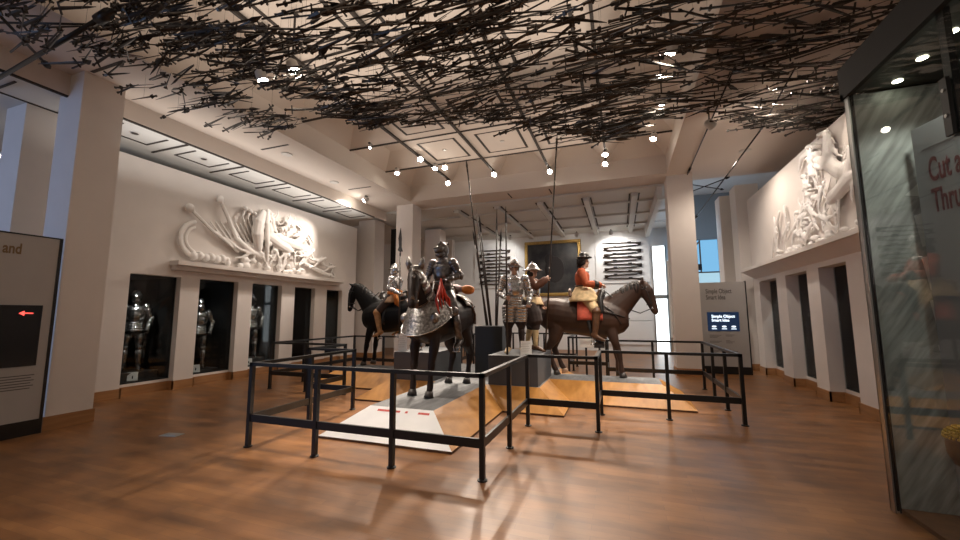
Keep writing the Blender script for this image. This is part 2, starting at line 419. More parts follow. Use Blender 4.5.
# dark glazed slots with pale exhibits, far left
mb = MB().box(-8.86, -8.62, 13.9, 14.05, 2.6, 5.15)
t = mb.build('display_slot', M['darkin']); tag(t, 'tall dark display slot between the far left columns', 'display case')
mb = MB().ell((-8.73, 13.86, 3.55), (.09, .05, .14)).ell((-8.73, 13.86, 3.2), (.12, .05, .2)).ell((-8.73, 13.86, 2.85), (.07, .05, .12))
fz = fuse(mb, 'breastplate', M['steel'], None, .02); tag(fz, 'pale armour piece hung in the tall dark slot at far left', 'armour')
t = MB().box(-7.70 + .9, -7.52 + .9, 14.6, 14.7, 2.5, 4.2).build('display_slot', M['darkin']); tag(t, 'narrow dark slot right of the slim column behind the central rider', 'display case')
t = MB().box(-8.75, -8.1, 13.7, 13.75, 1.95, 2.42).build('wall_picture', M['leather']); tag(t, 'small brown picture panel low behind the left rider', 'picture')

# ceilings
ZC, ZB = 5.92, 5.40
BX0, BX1, BY = -6.55, 1.33, 11.4
XD = [-4.98, -3.42, -1.82, -.22]           # track lines along the hall
YD = [1.6, 3.25, 4.92, 6.57, 8.22, 9.90]   # joints across it
mb = MB(); gaps = MB()
def quad(a, b, c, d): mb.add([a, b, c, d], [(0, 1, 2, 3)])
xs = [BX0] + XD + [BX1]; ys = [-3.4] + [-1.7, 0] + YD + [BY]
for i in range(len(xs) - 1):
    for j in range(len(ys) - 1):
        a, b, c, d = xs[i], xs[i + 1], ys[j], ys[j + 1]
        if i in (0, len(xs) - 2) or j == len(ys) - 2:     # hipped coffer round the edge
            k, hh = .42, .42
            ix0, ix1, iy0, iy1 = a + k, b - k, c + k, d - k
            o = [(a, c, ZC), (b, c, ZC), (b, d, ZC), (a, d, ZC)]; q = [(ix0, iy0, ZC + hh), (ix1, iy0, ZC + hh), (ix1, iy1, ZC + hh), (ix0, iy1, ZC + hh)]
            for e in range(4): quad(o[e], o[(e + 1) % 4], q[(e + 1) % 4], q[e])
            quad(*q)
        else:                                              # flat panel framed by a dark shadow gap
            k = .26
            quad((a, c, ZC), (b, c, ZC), (b, d, ZC), (a, d, ZC))
            for (x0, x1, y0, y1) in ((a + k, b - k, c + k, c + k + .03), (a + k, b - k, d - k - .03, d - k), (a + k, a + k + .06, c + k, d - k), (b - k - .06, b - k, c + k, d - k)):
                gaps.box(x0, x1, y0, y1, ZC - .008, ZC + .02)
mb.box(BX0 - .0, BX1, -3.4, BY, ZC + .5, ZC + .6)
struct(mb.build('ceiling', M['ceil']))
for y in ys[1:-1]: gaps.box(BX0, BX1, y - .02, y + .02, ZC - .02, ZC + .01)
struct(gaps.build('trim_30', M['line']))
# beams and aisle soffits
mb = MB()
mb.box(BX0 - .06, BX0, -3.4, BY, ZB, ZC + .1).box(BX1, BX1 + .06, -3.4, BY, ZB, ZC + .1).box(BX0 - .06, BX1 + .06, BY, BY + .06, ZB, ZC + .1)
mb.box(-8.06, BX0 - .06, -3.4, BY + .9, ZB, ZB + .1).box(BX1 + .06, 5.5, -3.4, BY + .9, ZB, ZB + .1).box(BX0 - .06, BX1 + .06, BY + .06, BY + .9, ZB, ZB + .1)
mb.box(-8.1, -8.06, -3.4, 12.3, 5.06, ZB + .1)
mb.box(-13, -9, 11.7, 18.6, 5.30, 5.4)
mb.box(5.5, 5.6, 5.0, 13.4, 0, 5.5)
struct(mb.build('ceiling_soffit', M['ceil']))
mb = MB().box(-13, -8.1, -3.4, 11.7, 5.08, 5.16)
struct(mb.build('ceiling_aisle', M['tile']))
g2 = MB().box(-8.12, -8.07, -3.4, 11.6, 5.035, 5.062)
for y in (.0, 1.3, 2.6, 3.95, 5.25, 6.52, 7.8, 9.1, 10.4):
    g2.box(-9.3, -8.2, y - .02, y + .02, 5.06, 5.085)
    for x0, x1, y0, y1 in ((-9.0, -8.35, y + .25, y + .28), (-9.0, -8.35, y + 1.0, y + 1.03), (-9.0, -8.97, y + .25, y + 1.03)): g2.box(x0, x1, y0, y1, 5.065, 5.085)
g2.box(-9.3, -8.1, -3.4, -3.38, 5.06, 5.08)
for y in (3.4, 6.5, 9.6): g2.box(-7.65, -6.85, y - .025, y + .025, ZB - .006, ZB + .01)
struct(g2.build('trim_31', M['line']))
# back hall ceiling with ribs
mb = MB().box(-9, 1.98, BY + .9, YB, 5.34, 5.44).box(1.98, 6, BY + .9, YB, 6.4, 6.5)
for x in (-5.4, -3.9, -2.4, -.9, .55): mb.box(x - .09, x + .09, BY + 1.3, YB, 5.22, 5.34)
for y in (13.6, 15.3, 17.0): mb.box(-8, 2, y - .06, y + .06, 5.27, 5.34)
mb.box(1.15, 1.3, BY + 1.0, YB, 4.95, 5.34)
struct(mb.build('ceiling_back', M['tile']))
g3 = MB()
for x in (-5.4, -3.9, -2.4, -.9, .55): g3.box(x - .16, x - .12, BY + 1.4, YB - .8, 5.31, 5.345).box(x + .12, x + .16, BY + 1.4, YB - .8, 5.31, 5.345)
for x in (-3.2, -1.9): g3.box(x - .02, x + .02, BY + .25, BY + .75, ZB - .006, ZB + .01)
struct(g3.build('trim_32', M['line']))

# lighting tracks
for i, x in enumerate(XD):
    t = MB().box(x - .025, x + .025, -3, 11.15, ZC - .07, ZC - .015).build('lighting_track', M['line'])
    tag(t, ('first', 'second', 'third', 'fourth')[i] + ' dark ceiling lighting track from the left between the beams', 'lighting track')

# downlights and sprinklers on the ceilings
def disc(x, y, z, r, label, name='ceiling_downlight', m='line'):
    e = empty(name, (x, y, z), 0, label, 'downlight' if name == 'ceiling_downlight' else 'sprinkler')
    MB().lathe((0, 0, 0), [(r * 1.25, -.012), (r * 1.25, 0), (r, 0), (r, -.012)], 16).build('rim', M['lamp'], e, True)
    MB().lathe((0, 0, 0), [(r, -.014), (r, -.004)], 16).build('aperture', M[m], e)
for x, y, l in ((-8.62, 4.55, 'recessed dark downlight nearest the left column in the grey tiles'), (-8.62, 5.88, 'second recessed dark downlight over the left wall')): disc(x, y, 5.08, .06, l)
for x, y, l in ((-7.6, 8.9, 'round recessed spot on the left soffit beside the bright beam'), (-7.3, 6.9, 'round recessed spot on the left soffit near the hanging swords'), (2.9, 10.4, 'round recessed spot on the right soffit above the tie rods')): disc(x, y, ZB, .10, l, m='lamp')
for x, y, l in ((-4.2, 9.06, 'small sprinkler rosette on the ceiling panel left of centre'), (-2.62, 9.06, 'small sprinkler rosette on the ceiling panel near the middle')): disc(x, y, ZC - .002, .045, l, 'ceiling_sprinkler', 'lamp')

# ------------------------------------------------------------------ spotlights
def track_spot(p, aim, label, power=0, ang=50, lens='lens', size=.078, col=(1, .86, .72), ztop=None, blend=.6, group=None):
    p = Vector(p); e = empty('track_spotlight', p, 0, label, 'spotlight', group)
    d = (Vector(aim) - p).normalized(); q = d.to_track_quat('Z', 'Y')
    MB().lathe((0, 0, 0), [(size * .55, -.17), (size * .95, -.14), (size, -.02), (size * 1.08, 0), (size * .93, 0), (size * .9, -.02), (size * .2, -.03)], 16, q).build('lamp_head', M['lamp'], e, True)
    MB().lathe((0, 0, 0), [(size * .88, -.012), (size * .6, .012), (size * .1, .02)], 16, q).build('lens', M[lens], e, True)
    top = (ZC - .05 if ztop is None else ztop) - p.z
    k = d * -.09
    MB().bar(k, (k.x, k.y, max(top, k.z + .03)), .022, .022).obox((k.x, k.y, max(top, k.z + .03)), (.05, .12, .03)).build('mount', M['line'], e)
    if power:
        L = bpy.data.lights.new('spot', 'SPOT'); L.energy = power; L.spot_size = R(ang); L.spot_blend = blend; L.color = col; L.shadow_soft_size = .07
        lo = bpy.data.objects.new('bulb', L); C.objects.link(lo); lo.parent = e; lo.location = d * .04; lo.rotation_euler = d.to_track_quat('-Z', 'Y').to_euler()
    return e

# ------------------------------------------------------------------ railing round the display
half = [(-1.33, 3.79), (-1.33, 5.8), (-.35, 5.8), (-.35, 6.8), (1.62, 6.8), (1.62, 9.7), (-.35, 9.7), (-.35, 10.7), (-1.33, 10.7), (-1.33, 12.7)]
CX = -2.855
loop = half + [(2 * CX - x, y) for x, y in reversed(half)]
rail = empty('barrier_railing', (CX, 3.79, 0), 0, 'black metal barrier railing stepping all round the horse platform', 'railing')
top = MB(); low = MB(); posts = []
def loc(x, y, z): return (x - CX, y - 3.79, z)
for i, (x, y) in enumerate(loop):
    x2, y2 = loop[(i + 1) % len(loop)]
    L = math.hypot(x2 - x, y2 - y); n = max(1, round(L / 1.0)) if i != len(loop) - 1 and i != 9 else 3
    for k in range(n):
        posts.append((x + (x2 - x) * k / n, y + (y2 - y) * k / n))
    ux, uy = (x2 - x) / L * .025, (y2 - y) / L * .025
    top.bar(loc(x - ux, y - uy, .995), loc(x2 + ux, y2 + uy, .995), .05, .042)
    low.bar(loc(x, y, .345), loc(x2, y2, .345), .028, .088) if abs(y2 - y) < .01 else low.bar(loc(x, y, .345), loc(x2, y2, .345), .028, .088)
top.build('top_rail', M['black'], rail); low.build('lower_rail', M['black'], rail)
for x, y in posts:
    p = MB().box(-.025, .025, -.025, .025, 0, .975).build('post', M['black'], rail, loc=loc(x, y, 0))
    MB().lathe((0, 0, 0), [(.05, 0), (.05, .012), (.03, .018)], 12).build('foot_plate', M['black'], p)

# ------------------------------------------------------------------ cross-shaped platform
ph = [(-1.90, 4.35), (-1.90, 6.42), (-.90, 6.42), (-.90, 7.40), (1.12, 7.40), (1.12, 9.10), (-.90, 9.10), (-.90, 10.08), (-1.90, 10.08), (-1.90, 12.15)]
pl = ph + [(2 * CX - x, y) for x, y in reversed(ph)]
n = len(pl); INS = .47; ZP = .35
def inset(i):
    a, b, c = [Vector((*pl[(i + k) % n], 0)) for k in (-1, 0, 1)]
    d1 = (b - a).normalized(); d2 = (c - b).normalized()
    n1 = Vector((-d1.y, d1.x, 0)); n2 = Vector((-d2.y, d2.x, 0))
    return b + (n1 + n2) * INS
tp = [inset(i) for i in range(n)]
plat = empty('display_platform', (CX, 8.25, 0), 0, 'cross-shaped oak platform with grey deck carrying the three horses', 'platform')
def pl_(p, z): return (p[0] - CX, p[1] - 8.25, z)
mb = MB()
for i in range(n):
    j = (i + 1) % n
    if i == n - 1: continue
    mb.add([pl_(pl[i], .03), pl_(pl[j], .03), pl_(tp[j], ZP), pl_(tp[i], ZP)], [(0, 1, 2, 3)])
mb.build('sloping_oak_side', M['plinth'], plat)
i = n - 1
MB().add([pl_(pl[i], .03), pl_(pl[0], .03), pl_(tp[0], ZP), pl_(tp[i], ZP)], [(0, 1, 2, 3)]).build('front_graphic_panel', M['whitepanel'], plat)['label'] = 'white sloping front panel'
MB().add([pl_(p, ZP) for p in tp], [tuple(range(n))]).build('deck', M['deck'], plat)
base_edge = [((p[0] - CX) * 1.0, p[1] - 8.25) for p in pl]
mb = MB()
for i in range(n):
    j = (i + 1) % n; mb.add([(*base_edge[i], 0), (*base_edge[j], 0), (*base_edge[j], .03), (*base_edge[i], .03)], [(0, 1, 2, 3)])
mb.build('shadow_strip', M['leather'], plat)  # dark base strip colours in the shadow line under the sides
# red heading strip along the top of the white panel
w0 = Vector(pl_(tp[n - 1], ZP)); w1 = Vector(pl_(tp[0], ZP)); dn = (Vector(pl_(pl[0], .03)) + Vector(pl_(pl[n - 1], .03))) / 2 - (w0 + w1) / 2; dn.normalize()
nrm = (w1 - w0).normalized().cross(-dn).normalized()
mb = MB()
for a, b in ((.16, .52), (.60, .64), (.80, .97)):
    p, q = w0.lerp(w1, a) + dn * .05 + nrm * .002, w0.lerp(w1, b) + dn * .05 + nrm * .002
    MB().add([p, q, q + dn * .035, p + dn * .035], [(0, 1, 2, 3)]).build('red_heading', M['red'], plat)

# display plinths
def plinth(x0, x1, y0, y1, z0, z1, m, label):
    o = MB().box(-(x1 - x0) / 2, (x1 - x0) / 2, -(y1 - y0) / 2, (y1 - y0) / 2, 0, z1 - z0).build('display_plinth', M[m], None, bevel=.006, loc=((x0 + x1) / 2, (y0 + y1) / 2, z0))
    return tag(o, label, 'plinth')
plinth(-4.27, -3.40, 6.90, 8.3, ZP, .88, 'greybox', 'low grey plinth block behind the forelegs of the central horse')
plinth(-2.31, -1.40, 6.92, 8.3, ZP, .87, 'greybox', 'low grey plinth block carrying the two standing soldiers')
plinth(-2.95, -2.34, 7.95, 8.55, ZP, 1.36, 'darkbox', 'tall black plinth holding the fan of pikes')

# ------------------------------------------------------------------ horses
def horse(root, coat, neck, head, legs, ear_dir, tail=True, hoof='hoof', pale=(), hair='hair'):
    """heads along +x, ground z = 0"""
    mb = MB()
    K = 1.06; trunk = [(x, z - .02 * (1 if a > .1 else 0), a * K, b * K) for x, z, a, b in [(-.99, 1.33, .07, .12), (-.93, 1.32, .19, .24), (-.80, 1.29, .275, .32), (-.62, 1.265, .30, .345), (-.40, 1.23, .29, .335), (-.15, 1.20, .30, .34), (.10, 1.18, .305, .36), (.32, 1.19, .29, .38), (.50, 1.18, .265, .36), (.66, 1.16, .225, .30), (.78, 1.14, .165, .22), (.85, 1.12, .08, .11)]]
    mb.tube([(x, 0, z) for x, z, a, b in trunk], [(a, b) for x, z, a, b in trunk], 20)
    mb.ell((.22, 0, 1.49), (.28, .07, .10))
    mb.tube([p for p, a, b in neck], [(a * 1.1, b * 1.1) for p, a, b in neck], 16, round_ends=True)
    mb.tube([p for p, a, b in head], [(a * 1.08, b * 1.08) for p, a, b in head], 14, round_ends=True)
    hp = [Vector(p) for p, a, b in head]; hd = (hp[-1] - hp[0]).normalized()
    pole = Vector(neck[-1][0]); side = hd.cross(Vector((0, 0, 1))); side = Vector((0, 1, 0)) if side.length < .2 else side.normalized()
    fr = side.cross(hd).normalized()
    if fr.dot(Vector(ear_dir)) < -.9: fr = -fr
    # jaw, nostril swelling
    mb.ell(hp[1] - fr * .05, (.09, .06, .10)); mb.ell(hp[-1], (.055, .06, .055))
    for sgn in (1, -1):
        mb.ell(hp[1] + side * sgn * .075 + fr * .03 + hd * .02, .03)
        e0 = pole + side * sgn * .06 + Vector((0, 0, .05)) + hd * .02; ed = (Vector(ear_dir) + side * sgn * .25).normalized()
        mb.tube([e0 - ed * .05, e0 + ed * .04, e0 + ed * .10, e0 + ed * .17], [.022, .036, .03, .008], 8, side=side)
    for (kind, sgn, pts) in legs:
        r = [.15, .115, .072, .050, .056, .037, .047, .042] if kind == 'f' else [.23, .165, .095, .058, .060, .039, .049, .043]
        rr_ = [(a * (.62 if i < 2 else 1.12), a * (1.05 if i < 2 else 1.2)) for i, a in enumerate(r)]
        mb.tube([Vector(p) for p in pts[:-1]], rr_, 12, round_ends=True)
    body = fuse(mb, 'body', M[coat], root, .017, 5)
    for i, (kind, sgn, pts) in enumerate(legs):
        f = Vector(pts[-2]); h = Vector(pts[-1])
        o = MB().tube([f + Vector((.0, 0, .005)), (f + h) / 2, (h.x, h.y, 0.002)], [.056, .067, .078], 14).build('hoof', M['palehoof' if i in pale else hoof], root, True)
    mbm = MB()
    crest = [Vector(p) + Vector((0, 0, 0)) for p, a, b in neck]
    offs = [b for p, a, b in neck]
    for i in range(len(crest) - 1):
        d = (crest[i + 1] - crest[i]).normalized(); sd = Vector((0, 1, 0)); up = d.cross(sd).normalized()
        if up.z < 0: up = -up
        for k in range(7):
            t = k / 7; c = crest[i].lerp(crest[i + 1], t) + up * (offs[i] * (1 - t) + offs[i + 1] * t) * .93
            w = .02 + random.random() * .01
            s_ = -1 if random.random() < .8 else 1
            mbm.tube([c + up * .02, c + Vector((0, s_ * .05, .01)), c + Vector((0, s_ * .085, -.10)) + d * random.uniform(-.03, .03), c + Vector((0, s_ * .10, -.20 - random.random() * .05))], [w, w * 1.2, w * 1.1, .005], 6, side=d)
    mbm.build('mane', M[hair], root, True)
    if tail:
        mt = MB().tube([(-.95, 0, 1.48), (-1.04, 0, 1.44), (-1.10, 0, 1.25), (-1.11, 0, 1.0), (-1.08, 0, .72), (-1.05, 0, .48)], [.04, .055, .075, .09, .08, .012], 12)
        for k in range(8):
            a = k * .785; mt.tube([(-1.08, .03 * math.cos(a), 1.3), (-1.11 + .05 * math.sin(a), .07 * math.cos(a), .9), (-1.06 + .05 * math.sin(a), .07 * math.cos(a), .40 + .05 * random.random())], [.03, .03, .006], 6)
        mt.build('tail', M[hair], root, True)
    for sgn in (1, -1):
        MB().ell(hp[1] + side * sgn * .083 + fr * .035 + hd * .02, .02).build('eye', M['screenblack'], root, True)
    return hp, hd, side, fr, pole
def fleg(s, kx=.60, fx=.63, hx=.67, ky=.17, lift=0): return ('f', s, [(.48, s * .15, 1.15), (.50, s * .17, .92), (.56, s * .175, .72), (kx - .005, s * ky, .53), (kx, s * ky, .47 + lift), (fx, s * ky, .30 + lift), (fx + .005, s * ky, .155 + lift), (hx - .02, s * ky, .09 + lift), (hx, s * ky, .0 + lift)])
def hleg(s, hkx=-.80, fx=-.68, hx=-.62, ky=.17): return ('h', s, [(-.70, s * .15, 1.20), (-.60, s * .17, .95), (-.66, s * .175, .72), (hkx, s * ky, .54), (hkx + .01, s * ky, .47), ((hkx + fx) / 2 + .02, s * ky, .30), (fx, s * ky, .155), (hx - .02, s * ky, .09), (hx, s * ky, 0)])
NECK = [((.42, 0, 1.24), .19, .31), ((.62, 0, 1.40), .155, .265), ((.84, 0, 1.60), .115, .205), ((1.00, 0, 1.74), .095, .165), ((1.11, 0, 1.81), .082, .12)]
HEAD = [((1.14, 0, 1.82), .088, .112), ((1.21, 0, 1.70), .092, .125), ((1.285, 0, 1.51), .072, .096), ((1.325, 0, 1.38), .060, .074), ((1.35, 0, 1.305), .058, .064)]

def straps(root, name, m, segs, r=.011):
    mb = MB()
    for pts in segs: mb.tube([Vector(p) for p in pts], [(r * 1.6, r)] * len(pts), 6, round_ends=False)
    return mb.build(name, M[m], root, True)

def bridle(root, hp, hd, side, fr, pole, m, rein_to, nm=True):
    seg = []
    for q, w, f_, b_ in ((.10, .093, .115, .15), (.68, .066, .082, .085)):
        c = hp[0].lerp(hp[-1], q)
        seg.append([c + side * math.cos(t) * w + fr * math.sin(t) * (f_ if math.sin(t) > 0 else b_) for t in [k * math.pi / 9 for k in range(19)]])
    for sgn in (1, -1):
        seg.append([pole + side * sgn * .085 + Vector((0, 0, .03)), hp[1] + side * sgn * .092, hp[0].lerp(hp[-1], .68) + side * sgn * .070, hp[0].lerp(hp[-1], .86) + side * sgn * .06 - fr * .03])
        bit = hp[0].lerp(hp[-1], .86) + side * sgn * .065 - fr * .03
        mid = (bit + Vector(rein_to)) / 2 + Vector((0, sgn * .12, -.20))
        rt = Vector(rein_to) + Vector((0, sgn * .06, 0))
        seg.append([bit, bit.lerp(mid, .5) + Vector((0, 0, -.09)), mid, mid.lerp(rt, .5) + Vector((0, sgn * .04, -.01)), rt])
    o = straps(root, 'bridle', m, seg, .010)
    mb = MB()
    for sgn in (1, -1): mb.ell(hp[0].lerp(hp[-1], .86) + side * sgn * .072 - fr * .03, (.022, .022, .022))
    mb.build('bit', M['steel'], o, True)
    return o

def saddle(root, m, cx=0.0, cloth=None, cl=(-.36, .36), drop=.52):
    def arc(x, z, w, h, t0, t1, n): return [Vector((x, math.sin(a) * w, z + math.cos(a) * h)) for a in [t0 + (t1 - t0) * k / n for k in range(n + 1)]]
    if cloth:
        mb = MB(); rows = [arc(cx + x, 1.20, .335, .375, -1.75, 1.75, 22) for x in [cl[0] + (cl[1] - cl[0]) * k / 6 for k in range(7)]]
        nn = 23; vs = [p for r in rows for p in r]; mb.add(vs, [(i * nn + k, i * nn + k + 1, (i + 1) * nn + k + 1, (i + 1) * nn + k) for i in range(6) for k in range(nn - 1)])
        o = mb.build('saddle_cloth', M[cloth], root, True); so = o.modifiers.new('s', 'SOLIDIFY'); so.thickness = .02; so.offset = 1
    mb = MB()
    mb.tube([(cx - .27, 0, 1.64), (cx - .2, 0, 1.585), (cx, 0, 1.57), (cx + .2, 0, 1.60), (cx + .27, 0, 1.68)], [(.14, .05), (.19, .06), (.17, .06), (.15, .06), (.09, .05)], 14, round_ends=True)
    mb.tube([(cx - .29, -.15, 1.62), (cx - .31, -.10, 1.74), (cx - .31, 0, 1.78), (cx - .31, .10, 1.74), (cx - .29, .15, 1.62)], [.035] * 5, 10, side=Vector((1, 0, 0)))
    mb.tube([(cx + .28, -.13, 1.60), (cx + .30, -.08, 1.74), (cx + .30, 0, 1.77), (cx + .30, .08, 1.74), (cx + .28, .13, 1.60)], [.035] * 5, 10, side=Vector((1, 0, 0)))
    sd = fuse(mb, 'saddle', M[m], root, .016, 3)
    for s in (1, -1):
        mb = MB().tube([(cx + .05, s * .20, 1.50), (cx + .06, s * .33, 1.25), (cx + .12, s * .36, .92), (cx + .14, s * .36, .80)], [(.03, .006)] * 4, 8, side=Vector((1, 0, 0)))
        mb.build('stirrup_leather', M['blackleather'], root, True)
        mb = MB(); cpt = Vector((cx + .14, s * .36, .72))
        ring = [cpt + Vector((math.cos(t) * .01, math.cos(t) * .062, math.sin(t) * .075)) for t in [k * math.pi / 8 for k in range(17)]]
        mb.tube(ring, [.009] * 17, 6, side=Vector((1, 0, 0)), cap=False); mb.box(cx + .11, cx + .17, s * .36 - .06, s * .36 + .06, .645, .66)
        mb.build('stirrup', M['steel'], root, True)
    mb = MB().tube([Vector((cx + .08, math.sin(a) * .325, 1.18 - math.cos(a) * .375)) for a in [-1.5 + 3.0 * k / 14 for k in range(15)]], [(.035, .008)] * 15, 6, side=Vector((1, 0, 0)))
    mb.build('girth', M['blackleather'], root, True)
    return sd

# ------------------------------------------------------------------ people
def pose(**k):
    J = dict(pelvis=(0, 0, .95), chest=(0, 0, 1.27), neck=(.0, 0, 1.46), head=(.02, 0, 1.615),
             sl=(0, .19, 1.40), sr=(0, -.19, 1.40), el=(.0, .25, 1.13), er=(0, -.25, 1.13), wl=(.08, .25, .89), wr=(.08, -.25, .89),
             hl=(0, .10, .91), hr=(0, -.10, .91), kl=(.03, .12, .51), kr=(.03, -.12, .51), al=(0, .13, .09), ar=(0, -.13, .09), tl=(.17, .16, .035), tr=(.17, -.16, .035), face=(1, 0, 0))
    J.update(k); return {a: Vector(b) for a, b in J.items()}
def torso_rings(J, s=1.0, ext=0.0):
    a, b, c = J['pelvis'], J['chest'], J['neck']
    def at(p, q, t): return p.lerp(q, t)
    pts = [a - Vector((0, 0, .09)), a, at(a, b, .5), at(a, b, .9), at(b, c, .35), at(b, c, .72), at(b, c, .95)]
    rad = [(.15, .10), (.17, .115), (.145, .105), (.17, .125), (.185, .125), (.15, .09), (.07, .06)]
    return pts, [(x * s + ext, y * s + ext) for x, y in rad]
def hand(mb, wrist, d, grip, left, s=1.0):
    """palm and five curled fingers closing towards 'grip' direction"""
    d = d.normalized(); g = (grip - d * grip.dot(d)).normalized(); ac = d.cross(g)
    mb.tube([wrist, wrist + d * .05 * s, wrist + d * .085 * s], [(.030 * s, .018 * s), (.040 * s, .016 * s), (.040 * s, .014 * s)], 10, side=ac, round_ends=True)
    for k, L in enumerate((.072, .082, .076, .060)):
        b = wrist + d * .085 * s + ac * (k - 1.5) * .0205 * s
        p1 = b + (d * .75 + g * .5) * L * .45 * s; p2 = p1 + (d * .1 + g * 1) * L * .42 * s; p3 = p2 + (d * -.7 + g * .5) * L * .34 * s
        mb.tube([b - d * .015, p1, p2, p3], [.0095 * s, .009 * s, .0085 * s, .007 * s], 7, side=ac, round_ends=True)
    sg = -1
    b = wrist + d * .03 * s + ac * sg * .03 * s
    p1 = b + (ac * sg * .7 + d * .6 + g * .4) * .035 * s; p2 = p1 + (d * .6 + g * .9) * .032 * s; p3 = p2 + (g * .5 - ac * sg * .6 + d * .2) * .025 * s
    mb.tube([b, p1, p2, p3], [.013 * s, .0115 * s, .010 * s, .008 * s], 7, side=g, round_ends=True)
def human(root, J, m='skin', grip=None, bodyname='body'):
    mb = MB(); p, r = torso_rings(J); mb.tube(p, r, 18, round_ends=True)
    nk = J['neck']; hd = J['head']; f = J['face'].normalized(); sd = Vector((0, 0, 1)).cross(f).normalized(); up = f.cross(sd)
    q = Matrix((f, sd, up)).transposed().to_quaternion()
    mb.tube([nk - Vector((0, 0, .06)), hd - up * .06], [.062, .054], 12, round_ends=True)
    mb.ell(hd + up * .025 - f * .012, (.098, .076, .095), 16, 12, q); mb.ell(hd - up * .045 + f * .025, (.068, .058, .078), 14, 10, q)
    mb.tube([hd + f * .085 + up * .03, hd + f * .112 - up * .012, hd + f * .09 - up * .02], [.012, .016, .010], 8, side=sd, round_ends=True)
    mb.ell(hd + f * .088 - up * .055, (.012, .024, .010), 8, 6, q); mb.ell(hd + f * .072 - up * .095, (.022, .028, .02), 8, 6, q)
    for s in (1, -1):
        mb.ell(hd + sd * s * .078 - f * .005, (.02, .012, .032), 8, 6, q)
        mb.ell(hd + f * .075 + sd * s * .034 + up * .038, (.016, .022, .009), 8, 6, q)
    ex = MB()
    for k in 'lr':
        S, E, W = J['s' + k], J['e' + k], J['w' + k]
        mb.tube([S, S.lerp(E, .5), E], [.056, .050, .041], 12, round_ends=True); mb.tube([E, E.lerp(W, .35), W], [.042, .043, .028], 12, round_ends=True)
        Hh, K, A, T = J['h' + k], J['k' + k], J['a' + k], J['t' + k]
        mb.tube([Hh, Hh.lerp(K, .4), K], [.092, .082, .056], 14, round_ends=True); mb.tube([K, K.lerp(A, .3), A], [.055, .058, .037], 12, round_ends=True)
        mb.tube([A + (A - T).normalized() * .03, A.lerp(T, .5), T], [.040, (.044, .034), (.038, .022)], 10, round_ends=True)
        g = (grip or {}).get(k, Vector((0, 0, -1)) if abs((W - E).normalized().z) < .8 else Vector((1, 0, 0)))
        hand(ex, W, (W - E), Vector(g), k == 'l')
    b = fuse(mb, bodyname, M[m], root, .0125, 3, ex)
    ey = MB()
    for s in (1, -1): MB().ell(hd + f * .083 + sd * s * .033 + up * .026, .0125, 10, 8).build('eye', M['screenblack'], root, True)
    return q, f, sd, up
def limb_tube(J, a, b, t0, t1, r, seg=14, flare=None):
    A, B = J[a], J[b]; n = len(r); return [A.lerp(B, t0 + (t1 - t0) * i / (n - 1)) for i in range(n)], r
